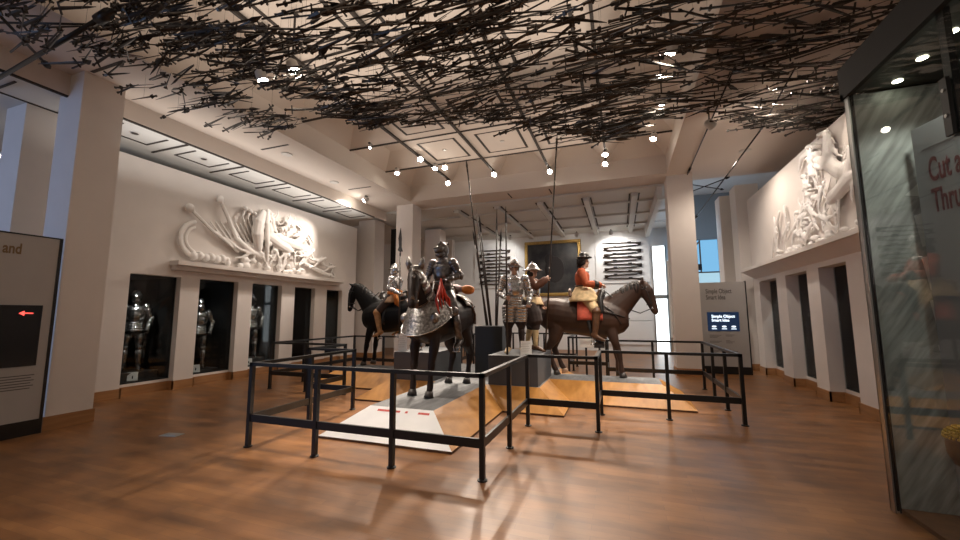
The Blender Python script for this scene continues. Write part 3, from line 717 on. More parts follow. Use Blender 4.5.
def armour(root, J, m='steel', dark=None, helm='close', legs=True, plume=False, tassets=True):
    """harness of plates, each plate group a part of the figure"""
    mm = M[m]
    p, r = torso_rings(J, 1.0, .022)
    mb = MB().tube(p[2:], r[2:], 20); b, c = J['pelvis'], J['chest']
    fx = J['face'].normalized(); fx = Vector((fx.x, fx.y, 0)).normalized() if not J.get('fwd') else J['fwd']
    fx = J['fwd'] if 'fwd' in J else Vector((1, 0, 0))
    mb.ell(c + fx * .05 - Vector((0, 0, .06)), (.115, .155, .16), 16, 10)
    fuse(mb, 'cuirass', mm, root, .013, 4)
    mb = MB().lathe(J['neck'] - Vector((0, 0, .045)), [(.125, -.02), (.10, .02), (.082, .06), (.085, .085), (.078, .085), (.075, .02), (.11, -.03)], 18)
    mb.build('gorget', mm, root, True)
    if tassets:
        a = J['pelvis']; mb = MB()
        for i in range(4):
            z = .12 - i * .05; mb.lathe(a + Vector((0, 0, z)), [(.150 + i * .014, 0), (.166 + i * .016, -.055), (.160 + i * .016, -.056), (.145 + i * .014, -.004)], 22, sx=.86, sy=1.1)
        mb.build('fauld', mm, root, True)
    for k in 'lr':
        S, E, W = J['s' + k], J['e' + k], J['w' + k]; d = (E - S).normalized()
        mb = MB().ell(S + Vector((0, 0, .005)), (.098, .088, .085), 16, 10)
        for i in range(3): mb.tube([S + d * (.04 + .035 * i), S + d * (.085 + .035 * i)], [.083 - .006 * i, .080 - .006 * i], 14)
        mb.build('pauldron', mm, root, True)
        mb = MB().tube([S.lerp(E, .45), S.lerp(E, .7), E], [.064, .060, .052], 14); mb.tube([E, E.lerp(W, .3), E.lerp(W, .75)], [.053, .058, .046], 14)
        mb.build('vambrace', mm, root, True)
        side = Vector((0, 1 if k == 'l' else -1, 0)); mb = MB().ell(E, (.066, .066, .066), 14, 8); mb.ell(E + side * .03, (.06, .03, .075), 14, 8); mb.build('couter', mm, root, True)
        dw = (W - E).normalized(); mb = MB().tube([W - dw * .10, W - dw * .06, W, W + dw * .03], [.062, .054, .040, .044], 14)
        for i in range(3): mb.tube([W + dw * (.02 + .022 * i), W + dw * (.05 + .02 * i)], [(.047, .030), (.046, .029)], 12, side=side)
        mb.build('gauntlet', mm, root, True)
        if legs:
            Hh, K, A, T = J['h' + k], J['k' + k], J['a' + k], J['t' + k]
            MB().tube([Hh.lerp(K, .22), Hh.lerp(K, .5), Hh.lerp(K, .92)], [.108, .096, .072], 16).build('cuisse', mm, root, True)
            dk = (K - Hh).normalized(); mb = MB().ell(K, (.078, .075, .085), 14, 8); mb.ell(K + side * .055, (.05, .025, .06), 12, 8); mb.build('poleyn', mm, root, True)
            MB().tube([K.lerp(A, .12), K.lerp(A, .35), K.lerp(A, .75), A], [.068, .073, .053, .054], 16).build('greave', mm, root, True)
            dt = (T - A).normalized(); mb = MB().tube([A + (A - T) * .2, A.lerp(T, .35), A.lerp(T, .75), T + (T - A) * .12], [.053, (.055, .046), (.05, .034), (.022, .018)], 12, side=Vector((0, 1, 0)), round_ends=True)
            mb.build('sabaton', mm, root, True)
    hd = J['head']; f = J['face'].normalized(); sd = Vector((0, 0, 1)).cross(f).normalized(); up = f.cross(sd); q = Matrix((f, sd, up)).transposed().to_quaternion()
    helmet(root, hd, q, f, sd, up, helm, m)
def helmet(root, hd, q, f, sd, up, kind, m):
    mm = M[m]; mb = MB()
    if kind == 'close':
        mb.ell(hd + up * .025 - f * .012, (.130, .105, .135), 20, 12, q)
        mb.tube([hd + f * -.12 + up * .02, hd - f * .08 + up * .145, hd + f * .02 + up * .175, hd + f * .11 + up * .11], [(.012, .02)] * 4, 8, side=sd)
        h = fuse(mb, 'helmet', mm, root, .011, 3)
        v = MB().tube([hd + f * .05 + up * .045, hd + f * .11 + up * .02, hd + f * .165 - up * .02], [(.108, .07), (.085, .06), (.015, .02)], 16, side=sd); v.build('visor', mm, root, True)
        v = MB().tube([hd + f * .03 - up * .035, hd + f * .09 - up * .07, hd + f * .125 - up * .075], [(.104, .075), (.078, .05), (.03, .03)], 16, side=sd); v.build('bevor', mm, root, True)
        s = MB().tube([hd + f * .135 + sd * .075 + up * .048, hd + f * .157 + up * .050, hd + f * .135 - sd * .075 + up * .048], [.008] * 3, 6); s.build('eye_slit', M['darkin'], root)
    elif kind == 'sallet':
        mb.lathe(hd, [(.02, .165), (.07, .15), (.108, .10), (.118, .04), (.118, -.0), (.135, -.05), (.155, -.075), (.15, -.08), (.112, -.04), (.105, .02)], 22, q, sx=1.15)
        mb.build('helmet', mm, root, True)
        v = MB().tube([hd + f * .10 + up * .035 + sd * .09, hd + f * .155 + up * .02, hd + f * .10 + up * .035 - sd * .09], [(.03, .012)] * 3, 8, side=up); v.build('visor', mm, root, True)
        b = MB().tube([hd - up * .155 + f * .03, hd - up * .10 + f * .05, hd - up * .03 + f * .06], [(.105, .10), (.10, .092), (.092, .075)], 16, side=sd); b.build('bevor', mm, root, True)
    elif kind == 'morion':
        mb.lathe(hd + up * .055, [(.004, .155), (.05, .13), (.095, .065), (.112, 0), (.114, -.02), (.108, -.03), (.02, .10)], 22, q, sx=1.12)
        rs = []
        for k in range(28):
            a = 2 * math.pi * k / 28; rise = .075 * math.cos(a) ** 4 - .02; e = 1.0 + .30 * abs(math.cos(a)) ** 3
            for rr_, zz in ((.108, .0), (.175, rise)): rs.append(hd + up * (.045 + zz) + q @ Vector((math.cos(a) * rr_ * 1.1 * (e if rr_ > .15 else 1), math.sin(a) * rr_, 0)))
        mb.add(rs, [(2 * k, 2 * ((k + 1) % 28), 2 * ((k + 1) % 28) + 1, 2 * k + 1) for k in range(28)])
        mb.tube([hd - f * .11 + up * .10, hd - f * .06 + up * .21, hd + up * .245, hd + f * .06 + up * .21, hd + f * .11 + up * .10], [(.006, .025)] * 5, 8, side=sd)
        h = mb.build('helmet', mm, root, True)
        for s in (1, -1): MB().ell(hd + sd * s * .088 - up * .03 + f * .02, (.05, .012, .075), 12, 8, q).build('cheek_piece', mm, root, True)
    elif kind == 'pot':
        mb.lathe(hd + up * .055, [(.004, .12), (.06, .10), (.10, .05), (.115, -.0), (.185, -.03), (.19, -.038), (.11, -.02), (.02, .07)], 22, q, sx=1.1)
        mb.tube([hd - f * .11 + up * .08, hd + up * .19, hd + f * .11 + up * .08], [(.006, .018)] * 3, 8, side=sd)
        mb.build('helmet', mm, root, True)
    elif kind == 'burgonet':
        mb.ell(hd + up * .03 - f * .015, (.128, .102, .125), 18, 12, q)
        mb.tube([hd - f * .13 + up * .0, hd - f * .09 + up * .15, hd + up * .195, hd + f * .09 + up * .12], [(.010, .03)] * 4, 8, side=sd)
        fuse(mb, 'helmet', mm, root, .011, 3)
        v = MB().tube([hd + f * .09 + up * .07, hd + f * .17 + up * .055], [(.09, .012), (.05, .006)], 12, side=sd); v.build('peak', mm, root, True)
        for s in (1, -1): MB().ell(hd + sd * s * .086 - up * .045 + f * .02, (.055, .016, .07), 12, 8, q).build('cheek_piece', mm, root, True)

# ================================================================== the mounted figures
def sh_(J, z): return {k: (v - Vector((0, 0, z)) if k not in ('face', 'fwd') else v) for k, v in J.items()}
Z0 = .62
def rider_pose(**k):
    d = dict(pelvis=(-.04, 0, 1.72), chest=(-.05, 0, 2.02), neck=(-.03, 0, 2.205), head=(.0, 0, 2.355),
             sl=(-.04, .195, 2.14), sr=(-.04, -.195, 2.14), el=(.02, .29, 1.89), er=(.02, -.29, 1.89), wl=(.25, .17, 1.83), wr=(.25, -.17, 1.83),
             hl=(.0, .12, 1.68), hr=(0, -.12, 1.68), kl=(.24, .37, 1.30), kr=(.24, -.37, 1.30), al=(.11, .41, .82), ar=(.11, -.41, .82), tl=(.27, .43, .745), tr=(.27, -.43, .745))
    d.update(k); return sh_(pose(**d), Z0)

# --- bay horse on the right arm, rider in the red coat
BX, BYY = -.70, 8.62
hr = empty('horse', (BX, BYY, ZP), 0, 'glossy brown horse on the right arm of the platform, facing right with loose rein', 'horse')
parts = horse(hr, 'brown', NECK, HEAD, [fleg(1, .58, .60, .63), fleg(-1, .63, .66, .70), hleg(1, -.70, -.55, -.48), hleg(-1, -.78, -.66, -.60)], (.25, 0, 1), pale=(2,))
bridle(hr, *parts[:1], parts[1], parts[2], parts[3], parts[4], 'blackleather', (.40, 0, 1.74))
saddle(hr, 'leather', 0, 'redcloth', (-.14, .36))
straps(hr, 'breast_strap', 'blackleather', [[(.22, s * .33, 1.36), (.50, s * .30, 1.28), (.74, s * .20, 1.20), (.86, 0, 1.16)] for s in (1, -1)] + [[(.26, s * .26, 1.52), (.55, s * .27, 1.30), (.70, s * .21, 1.06)] for s in (1, -1)], .012)
for s in (1, -1):
    hol = MB().tube([(.36, s * .16, 1.70), (.32, s * .26, 1.58), (.34, s * .36, 1.30)], [(.085, .06), (.085, .06), (.05, .04)], 12, round_ends=True)
    hol.build('pistol_holster', M['blackleather'], hr, True)
rd = empty('person', (BX, BYY, ZP + Z0), 0, 'mounted mannequin in a red coat, buff skirts and plumed dark hat on the brown horse', 'mannequin')
J = rider_pose(face=(1, .25, 0), wl=(.31, .13, 1.86), wr=(.31, -.13, 1.86), er=(.05, -.27, 1.88), el=(.05, .27, 1.88), al=(.20, .41, .82), ar=(.20, -.41, .82), tl=(.36, .43, .745), tr=(.36, -.43, .745))
q, f, sd, up = human(rd, J)
def sleeve(k, m, nm='sleeve', r=(.085, .08, .075, .078, .07), t=.95, rootp=rd, JJ=None):
    JJ = JJ or J; S, E, W = JJ['s' + k], JJ['e' + k], JJ['w' + k]
    mb = MB().tube([S, S.lerp(E, .5), E, E.lerp(W, .5), E.lerp(W, t)], list(r), 14, round_ends=True); return mb
def coat(root, J, m, ext=.028, name='coat', sleeves=True):
    p, r = torso_rings(J, 1, ext); mb = MB().tube(p[1:-1], r[1:-1], 20)
    for k in 'lr': mb.ell(J['s' + k], (.09, .09, .085))
    o = fuse(mb, name, M[m], root, .014, 4)
    if sleeves:
        for k in 'lr': sleeve(k, m, rootp=root, JJ=J).build('sleeve', M[m], root, True)
    return o
coat(rd, J, 'redcoat')
for k in 'lr':
    W, E_ = J['w' + k], J['e' + k]; d = (W - E_).normalized()
    MB().tube([W - d * .13, W - d * .04, W + d * .02], [.09, .075, .05], 14).build('glove_cuff', M['blackleather'], rd, True)
def skirts(root, J, m, top, bot, z0, z1, name='coat_skirts', sx=1.0, fwd=.0, n=24):
    a = J['pelvis']; mb = MB(); rows = []
    for i in range(7):
        t = i / 6; rows.append([a + Vector((fwd * t + math.cos(2 * math.pi * k / n) * (top[0] + (bot[0] - top[0]) * t), math.sin(2 * math.pi * k / n) * (top[1] + (bot[1] - top[1]) * t), z0 + (z1 - z0) * t)) * 1.0 + Vector((math.cos(2 * math.pi * k / n), math.sin(2 * math.pi * k / n), 0)) * (.022 * t * math.cos(k * 2.6)) for k in range(n)])
    mb.rings(rows, cap=False); o = mb.build(name, M[m], root, True); so = o.modifiers.new('s', 'SOLIDIFY'); so.thickness = .015; return o
skirts(rd, J, 'buff', (.15, .19), (.36, .42), .12, -.20, fwd=.05)
MB().lathe(J['pelvis'] + Vector((0, 0, .12)), [(.15, -.02), (.162, -.02), (.162, .025), (.15, .025)], 24, sy=1.2).build('waist_belt', M['leather'], rd, True)
def boots(root, J, m, hi=.1, cuff=True):
    for k in 'lr':
        K, A, T = J['k' + k], J['a' + k], J['t' + k]
        mb = MB().tube([K.lerp(A, hi - .12), K.lerp(A, .1), K.lerp(A, .45), K.lerp(A, .85), A], [.098 if cuff else .08, .08, .072, .058, .056], 14, round_ends=True)
        mb.tube([A + (A - T) * .25, A.lerp(T, .5), T + (T - A) * .1], [.05, (.05, .042), (.042, .026)], 12, round_ends=True)
        fuse(mb, 'boot', M[m], root, .012, 3)
def breeches(root, J, m, r=(.13, .125, .10, .075)):
    mb = MB(); mb.ell(J['pelvis'], (.14, .19, .13))
    for k in 'lr': mb.tube([J['h' + k], J['h' + k].lerp(J['k' + k], .4), J['h' + k].lerp(J['k' + k], .85), J['k' + k]], list(r), 14, round_ends=True)
    fuse(mb, 'breeches', M[m], root, .014, 3)
breeches(rd, J, 'buff'); boots(rd, J, 'leather')
hd = J['head']
mb = MB().ell(hd - f * .045 + up * .03, (.10, .105, .11), 14, 10, q)
for k in range(26):
    a = random.uniform(.9, 5.4); mb.ell(hd + q @ Vector((math.cos(a) * .09 - .03, math.sin(a) * .10, random.uniform(-.19, .05))), .042, 8, 6)
fuse(mb, 'wig', M['wig'], rd, .012, 1)
mb = MB().lathe(hd + up * .09, [(.02, .125), (.08, .12), (.10, .09), (.106, .0), (.165, .022), (.17, .010), (.10, -.02), (.02, .08)], 24, q)
ht = mb.build('hat', M['blackleather'], rd, True)
mb = MB()
for k in range(4): mb.tube([hd + up * .12 + f * .11 + sd * (-.06 + .02 * k), hd + up * (.17 + .01 * k) + f * .08 + sd * (-.08 + .02 * k), hd + up * .20 + f * .01 + sd * (-.08 + .02 * k)], [.010, .018, .006], 6)
mb.build('feather', M['feather'], ht, True)
mb = MB().lathe(J['neck'] + Vector((.01, 0, -.005)), [(.075, 0), (.11, -.02), (.13, -.06), (.12, -.06), (.07, -.01)], 18); mb.build('lace_collar', M['feather'], rd, True)

# --- black horse on the left arm
KX, KY = -5.42, 8.70
hk = empty('horse', (KX, KY, ZP), math.pi, 'black horse on the left arm of the platform, facing left towards the niches', 'horse')
NECKB = [(Vector(p) + Vector((.0, 0, .02 * i)), a, b) for i, (p, a, b) in enumerate(NECK)]
HEADB = [((1.16, 0, 1.85), .082, .105), ((1.20, 0, 1.72), .085, .112), ((1.24, 0, 1.54), .066, .086), ((1.26, 0, 1.42), .056, .066), ((1.27, 0, 1.35), .054, .058)]
hk.scale = (1.05, 1.05, 1.04)
parts = horse(hk, 'blackcoat', NECKB, HEADB, [fleg(1, .62, .65, .70), fleg(-1, .60, .62, .66), hleg(1), hleg(-1, -.86, -.76, -.72)], (.8, 0, .5))
bridle(hk, parts[0], parts[1], parts[2], parts[3], parts[4], 'blackleather', (.38, 0, 1.76)); saddle(hk, 'blackleather', 0)
rk = empty('person', (KX, KY, ZP + Z0), math.pi, 'armoured mannequin with tan boots and orange sash riding the black horse', 'mannequin')
JK = rider_pose(face=(1, -.1, 0), el=(-.06, .33, 1.90), wl=(-.36, .37, 1.78)); JK['fwd'] = Vector((1, 0, 0))
human(rk, JK, grip={'l': (0, -1, 0)}); armour(rk, JK, 'steel', helm='burgonet', legs=False)
breeches(rk, JK, 'darkbreeches'); boots(rk, JK, 'tan')
skirts(rk, JK, 'tan', (.16, .20), (.27, .36), .06, -.16, 'buff_skirts')
mb = MB(); a = JK['pelvis']
mb.tube([a + Vector((math.cos(t) * .17, math.sin(t) * .215, .10 + .015 * math.sin(3 * t))) for t in [k * math.pi / 12 for k in range(25)]], [(.05, .02)] * 25, 8, side=Vector((0, 0, 1)))
for k in range(3): mb.tube([a + Vector((-.10, .20, .10)), a + Vector((-.16 - .04 * k, .29, -.04)), a + Vector((-.22 - .05 * k, .34, -.22 - .03 * k))], [(.03, .02), (.05, .015), (.03, .008)], 8)
mb.build('sash', M['orange'], rk, True)

# --- central armoured horse, facing the visitor
AX, AY = -2.92, 6.22
ha = empty('horse', (AX, AY, ZP), -math.pi / 2 - .06, 'dark horse in engraved steel bard on the central arm, facing the front', 'horse')
NECKC = [((.42, 0, 1.26), .19, .31), ((.58, 0, 1.46), .155, .25), ((.72, 0, 1.66), .118, .20), ((.80, -.01, 1.80), .098, .165), ((.84, -.02, 1.89), .084, .12)]
HEADC = [((.87, .01, 1.90), .088, .108), ((.95, .045, 1.78), .092, .118), ((1.05, .09, 1.60), .072, .092), ((1.105, .115, 1.47), .062, .072), ((1.135, .128, 1.40), .058, .062)]
parts = horse(ha, 'darkbay', NECKC, HEADC, [fleg(1, .62, .65, .70), fleg(-1, .58, .60, .63), hleg(1, -.82, -.72, -.66), hleg(-1, -.78, -.66, -.60)], (.1, 0, 1))
hp, hd_, side, fr, pole = parts
bridle(ha, hp, hd_, side, fr, pole, 'leather', (.38, 0, 1.80)); saddle(ha, 'leather', 0)
# chamfron
mb = MB(); rows = []
for t, w, o in ((-.12, .105, .10), (.1, .105, .112), (.35, .092, .105), (.65, .070, .085), (.92, .058, .068)):
    c = hp[0].lerp(hp[-1], t); rows.append([c + side * math.sin(a) * w + fr * (math.cos(a) * (o + .012)) for a in [-1.75 + 3.5 * k / 12 for k in range(13)]])
vs = [p for r in rows for p in r]; mb.add(vs, [(i * 13 + k, i * 13 + k + 1, (i + 1) * 13 + k + 1, (i + 1) * 13 + k) for i in range(4) for k in range(12)])
mb.ell(hp[0].lerp(hp[-1], .28) + fr * .115, (.035, .035, .035))
for s in (1, -1): mb.tube([hp[0] + side * s * .075 + Vector((0, 0, .06)), hp[0] + side * s * .105 + Vector((0, 0, .15)), hp[0] + side * s * .12 + Vector((0, 0, .25))], [.045, .05, .012], 10)
o = mb.build('chamfron', M['engraved'], ha, True); so = o.modifiers.new('s', 'SOLIDIFY'); so.thickness = .008
# crinet: overlapping neck lames
for i in range(6):
    t = i / 6; ps = [Vector(p) for p, a, b in NECKC]; k = min(3, int(t * 4)); u_ = t * 4 - k
    c = ps[k].lerp(ps[k + 1], u_); d = (ps[k + 1] - ps[k]).normalized(); w = NECKC[k][1] * (1 - u_) + NECKC[k + 1][1] * u_; h = NECKC[k][2] * (1 - u_) + NECKC[k + 1][2] * u_
    nrm_ = Vector((0, 1, 0)).cross(d).normalized(); nrm_ = nrm_ if nrm_.z > 0 else -nrm_
    mb = MB(); rows = []
    for off, g in ((-.07, .022), (0, .03), (.05, .012)): rows.append([c + d * off + Vector((0, 1, 0)) * math.sin(a) * (w + g) + nrm_ * math.cos(a) * (h + g) for a in [-2.0 + 4.0 * j / 14 for j in range(15)]])
    vs = [p for r in rows for p in r]; mb.add(vs, [(x * 15 + y, x * 15 + y + 1, (x + 1) * 15 + y + 1, (x + 1) * 15 + y) for x in range(2) for y in range(14)])
    o = mb.build('crinet_plate', M['engraved'], ha, True); so = o.modifiers.new('s', 'SOLIDIFY'); so.thickness = .007
# peytral, flaring over the breast
mb = MB(); rows = []
for z, rx, ry, sp in ((1.46, .48, .33, 1.2), (1.34, .54, .36, 1.3), (1.20, .60, .385, 1.35), (1.06, .64, .40, 1.38), (.97, .675, .41, 1.4), (.94, .69, .42, 1.4)):
    rows.append([Vector((.28 + math.cos(a) * rx, math.sin(a) * ry, z + .30 * abs(a / sp) ** 2.2 * (1 if z < 1.1 else (1.4 - z) * 2.6 if z < 1.4 else 0))) for a in [-sp + 2 * sp * k / 24 for k in range(25)]])
vs = [p for r in rows for p in r]; mb.add(vs, [(i * 25 + k, i * 25 + k + 1, (i + 1) * 25 + k + 1, (i + 1) * 25 + k) for i in range(5) for k in range(24)])
for s in (1, -1): mb.ell((.72, s * .27, 1.20), (.07, .07, .085), 14, 8)
o = mb.build('peytral', M['engraved'], ha, True); so = o.modifiers.new('s', 'SOLIDIFY'); so.thickness = .009
edge = MB()
for s in (0, 24): edge.tube([r[s] for r in rows], [.014] * 6, 8)
edge.tube(rows[-1], [.011] * 25, 8, side=Vector((0, 0, 1))); edge.build('rolled_edge', M['steel'], o, True)
# crupper straps and flank plates
straps(ha, 'crupper_strap', 'leather', [[(-.30, s * .20, 1.56), (-.62, s * .27, 1.46), (-.90, s * .22, 1.40), (-1.0, 0, 1.38)] for s in (1, -1)] + [[(-.62, s * .27, 1.47), (-.66, s * .34, 1.25), (-.80, s * .28, 1.08)] for s in (1, -1)], .014)
mb = MB(); rows = []
for x, w, h in ((-.38, .335, .375), (-.55, .34, .38), (-.75, .315, .365)): rows.append([Vector((x, math.sin(a) * w, 1.255 + math.cos(a) * h)) for a in [-1.15 + 2.3 * k / 14 for k in range(15)]])
vs = [p for r in rows for p in r]; mb.add(vs, [(i * 15 + k, i * 15 + k + 1, (i + 1) * 15 + k + 1, (i + 1) * 15 + k) for i in range(2) for k in range(14)])
o = mb.build('crupper_plate', M['engraved'], ha, True); so = o.modifiers.new('s', 'SOLIDIFY'); so.thickness = .008
mb = MB()
for k in range(7): mb.tube([(.40 + .012 * k, .20, 1.84 - .03 * k), (.46 + .035 * k * (-1) ** k, .27 + .01 * (k % 3), 1.66 - .03 * k), (.44 + .03 * k * (-1) ** k, .31, 1.50 - .05 * k)], [(.012, .008), (.024, .008), (.012, .006)], 8)
mb.build('ribbon', M['scarlet'], ha, True)
mb = MB().tube([(-.36, -.12, 1.72), (-.36, .12, 1.72), (-.36, .30, 1.70)], [.075, .08, .075], 14, round_ends=True); b1 = mb.build('saddle_roll', M['pinkcloth'], ha, True)
MB().tube([(-.36, .30, 1.70), (-.36, .38, 1.69)], [.085, .08], 14, round_ends=True).build('roll_end', M['orange'], b1, True)
ra = empty('person', (AX, AY, ZP + Z0), -math.pi / 2 - .06, 'mannequin in full dark steel armour with closed helmet riding the barded horse', 'mannequin')
JA = rider_pose(face=(1, -.30, -.05), el=(-.04, .33, 1.92), wl=(.20, .22, 1.84)); JA['fwd'] = Vector((1, 0, 0))
human(ra, JA, 'darkcloth'); armour(ra, JA, 'darksteel', helm='close')
hdA = JA['head']; mb = MB()
for k in range(5): mb.tube([hdA + Vector((-.10, .015 * (k - 2), .13)), hdA + Vector((-.14, .02 * (k - 2), .175)), hdA + Vector((-.18, .02 * (k - 2), .15))], [.010, .015, .005], 6)
mb.build('plume', M['hair'], ra, True)

# ------------------------------------------------------------------ standing soldiers on the plinth
ZS = .87
s1 = empty('person', (-1.92, 7.40, ZS), R(-78), 'standing soldier mannequin in bright half armour and crested morion holding a pike', 'mannequin')
J1 = pose(wr=(.24, -.17, 1.06), er=(.0, -.29, 1.14), sr=(0, -.20, 1.41), sl=(0, .20, 1.41), el=(-.02, .30, 1.15), wl=(.12, .27, .95), head=(.02, 0, 1.61)); J1['fwd'] = Vector((1, 0, 0))
human(s1, J1, grip={'r': (0, 1, 0)}); armour(s1, J1, 'steel', helm='morion', legs=False)
breeches(s1, J1, 'darkbreeches', (.14, .14, .115, .085))
for k in 'lr':
    mb = MB()
    for i in range(5):
        t0 = .02 + .15 * i; mb.tube([J1['h' + k].lerp(J1['k' + k], t0) + Vector((.03, 0, 0)), J1['h' + k].lerp(J1['k' + k], t0 + .19) + Vector((.03, 0, 0))], [.142 - .006 * i, .150 - .008 * i], 16)
    mb.build('tasset', M['steel'], s1, True)
    K, A = J1['k' + k], J1['a' + k]
    MB().tube([K.lerp(A, .02), K.lerp(A, .3), K.lerp(A, .75), A], [.062, .066, .046, .048], 14).build('stocking', M['darkbreeches'], s1, True)
    T = J1['t' + k]; MB().tube([A + (A - T) * .2, A.lerp(T, .5), T + (T - A) * .1], [.05, (.048, .04), (.04, .024)], 12, round_ends=True).build('shoe', M['buff'], s1, True)
s2 = empty('person', (-1.70, 7.95, ZS), R(-12), 'standing pikeman mannequin in brown sleeves and brimmed steel helmet, arm raised', 'mannequin')
J2 = pose(sr=(.02, -.20, 1.42), er=(.20, -.24, 1.27), wr=(.34, -.10, 1.42), el=(-.04, .27, 1.14), wl=(.10, .26, .92), kl=(-.10, .13, .50), al=(-.20, .14, .09), tl=(-.04, .17, .035), kr=(.12, -.12, .50), ar=(.12, -.13, .09), tr=(.29, -.16, .035), face=(1, .1, 0)); J2['fwd'] = Vector((1, 0, 0))
human(s2, J2, grip={'r': (0, 1, 0)}); coat(s2, J2, 'browncloth', .02, 'doublet')
p, r = torso_rings(J2, 1, .036); mb = MB().tube(p[2:6], r[2:6], 20); mb.ell(J2['chest'] + Vector((.05, 0, -.05)), (.12, .16, .16)); fuse(mb, 'cuirass', M['steel'], s2, .013, 4)
breeches(s2, J2, 'darkbreeches', (.17, .19, .17, .10)); skirts(s2, J2, 'buff', (.17, .20), (.22, .25), .13, -.02, 'buff_skirts')
for k in 'lr':
    K, A, T = J2['k' + k], J2['a' + k], J2['t' + k]
    MB().tube([K.lerp(A, .1), K.lerp(A, .3), K.lerp(A, .75), A], [.060, .064, .044, .044], 14).build('stocking', M['buff'], s2, True)
    MB().tube([A + (A - T) * .2, A.lerp(T, .5), T + (T - A) * .1], [.05, (.048, .04), (.04, .024)], 12, round_ends=True).build('shoe', M['leather'], s2, True)
hd2 = J2['head']; f2 = J2['face'].normalized(); sd2 = Vector((0, 0, 1)).cross(f2).normalized(); up2 = f2.cross(sd2)
helmet(s2, hd2, Matrix((f2, sd2, up2)).transposed().to_quaternion(), f2, sd2, up2, 'pot', 'steel')
MB().ell(hd2 - f2 * .03 - up2 * .05, (.085, .09, .10)).build('hair', M['wig'], s2, True)
wv = J2['wr']; dv = (J2['wr'] - J2['er']).normalized()
MB().tube([wv - dv * .10, wv - dv * .02, wv + dv * .01], [.060, .050, .042], 12).build('glove_cuff', M['feather'], s2, True)

# ------------------------------------------------------------------ pikes and pole arms
def pike(name, p0, p1, label, head='spike', r=.017, group=None, cat='pike', blade=.3):
    p0, p1 = Vector(p0), Vector(p1); d = (p1 - p0); L = d.length; q = d.to_track_quat('Z', 'Y')
    e = empty(name, p0, 0, label, cat, group); e.rotation_mode = 'QUATERNION'; e.rotation_quaternion = q
    MB().tube([(0, 0, 0), (0, 0, L - blade)], [r, r * .8], 10).build('shaft', M['ash'], e, True)
    mb = MB()
    if head == 'spike': mb.tube([(0, 0, L - blade - .1), (0, 0, L - blade), (0, 0, L - blade * .7), (0, 0, L)], [r * 1.1, r, (r * 1.5, r * .8), .003], 8)
    elif head == 'partisan':
        mb.tube([(0, 0, L - blade - .08), (0, 0, L - blade)], [r * 1.1, r * 1.1], 8)
        mb.prism([(0, -.006, L - blade), (.04, -.006, L - blade + .03), (.12, -.006, L - blade + .04), (.05, -.006, L - blade + .14), (.085, -.006, L - blade * .45), (-.01, -.006, L), (-.06, -.006, L - blade * .4), (-.055, -.006, L - blade + .14), (-.12, -.006, L - blade + .04), (-.04, -.006, L - blade + .03)], (0, .012, 0))
    elif head == 'halberd':
        mb.tube([(0, 0, L - blade - .1), (0, 0, L - blade), (0, 0, L - blade * .6), (0, 0, L)], [r * 1.1, r * 1.1, .014, .002], 8)
        mb.prism([(0, -.005, L - blade), (.10, -.005, L - blade - .06), (.14, -.005, L - blade + .05), (.12, -.005, L - blade + .2), (.0, -.005, L - blade + .13)], (0, .01, 0))
        mb.prism([(0, -.005, L - blade + .02), (-.09, -.005, L - blade - .01), (-.02, -.005, L - blade + .08)], (0, .01, 0))
    elif head == 'glaive':
        mb.prism([(-.02, -.006, L - blade), (.025, -.006, L - blade), (.05, -.006, L - blade * .5), (.045, -.006, L - blade * .25), (-.01, -.006, L)], (0, .012, 0)); mb.tube([(0, 0, L - blade - .08), (0, 0, L - blade + .02)], [r * 1.15, r * 1.1], 8)
    mb.build('head', M['steel'] if head == 'glaive' else M['swarm'], e)
    return e
zt = 1.362; bx, by = -2.645, 8.25
FAN = [('pike', (-.10, -.12), (-3.25, 8.2, 5.20), 'longest pike of the fan, reaching up to the ceiling at its left', 'spike', .22),
       ('glaive', (-.06, .02), (-3.04, 8.3, 4.02), 'glaive with long shining blade second from the left in the fan of pole arms', 'glaive', .62),
       ('pole_arm', (.0, -.10), (-2.90, 8.1, 3.82), 'plain spear beside the shining glaive in the fan of pole arms', 'spike', .3),
       ('halberd', (.06, .04), (-2.54, 8.3, 4.00), 'thick dark halberd upright near the middle of the fan', 'halberd', .42),
       ('pole_arm', (.12, -.08), (-2.40, 8.15, 3.48), 'short pole arm leaning furthest right in the fan', 'spike', .3),
       ('pole_arm', (-.14, .10), (-3.16, 8.4, 3.55), 'thin pole arm furthest left among the short ones of the fan', 'spike', .25)]
for nme, (ox, oy), tip, lab, hdk, bl in FAN: pike(nme, (bx + ox, by + oy, zt), tip, lab, hdk, .019, None, 'pole arm', bl)
w = Matrix.Rotation(R(-78), 3, 'Z') @ J1['wr']; w = Vector((-1.92, 7.40, ZS)) + w + Matrix.Rotation(R(-78), 3, 'Z') @ Vector((.055, .035, -.05))
pike('pike', (w.x, w.y, ZS + .002), (w.x - .0, w.y, 3.66), 'straight pike held upright by the soldier in bright armour', 'spike', .018, None, 'pike', .22)
w = Matrix.Rotation(R(-12), 3, 'Z') @ J2['wr']; w = Vector((-1.70, 7.95, ZS)) + w + Matrix.Rotation(R(-12), 3, 'Z') @ Vector((.065, .055, .05))
d = Vector((.075, .02, 1)); pike('pike', w - d * (w.z - ZS - .002), w + d * (5.30 - w.z), 'very long pike in the raised hand of the brown-sleeved pikeman', 'spike', .017, None, 'pike', .22)
w = Vector((KX - JK['wl'].x, KY - JK['wl'].y, ZP + Z0 + JK['wl'].z)) + Vector((.05, .0, -.05))
pike('partisan', (w.x, w.y - .005, ZP + .002), (w.x - .03, w.y - .005, 3.74), 'upright partisan with leaf blade held behind the left rider', 'partisan', .02, None, 'pole arm', .62)

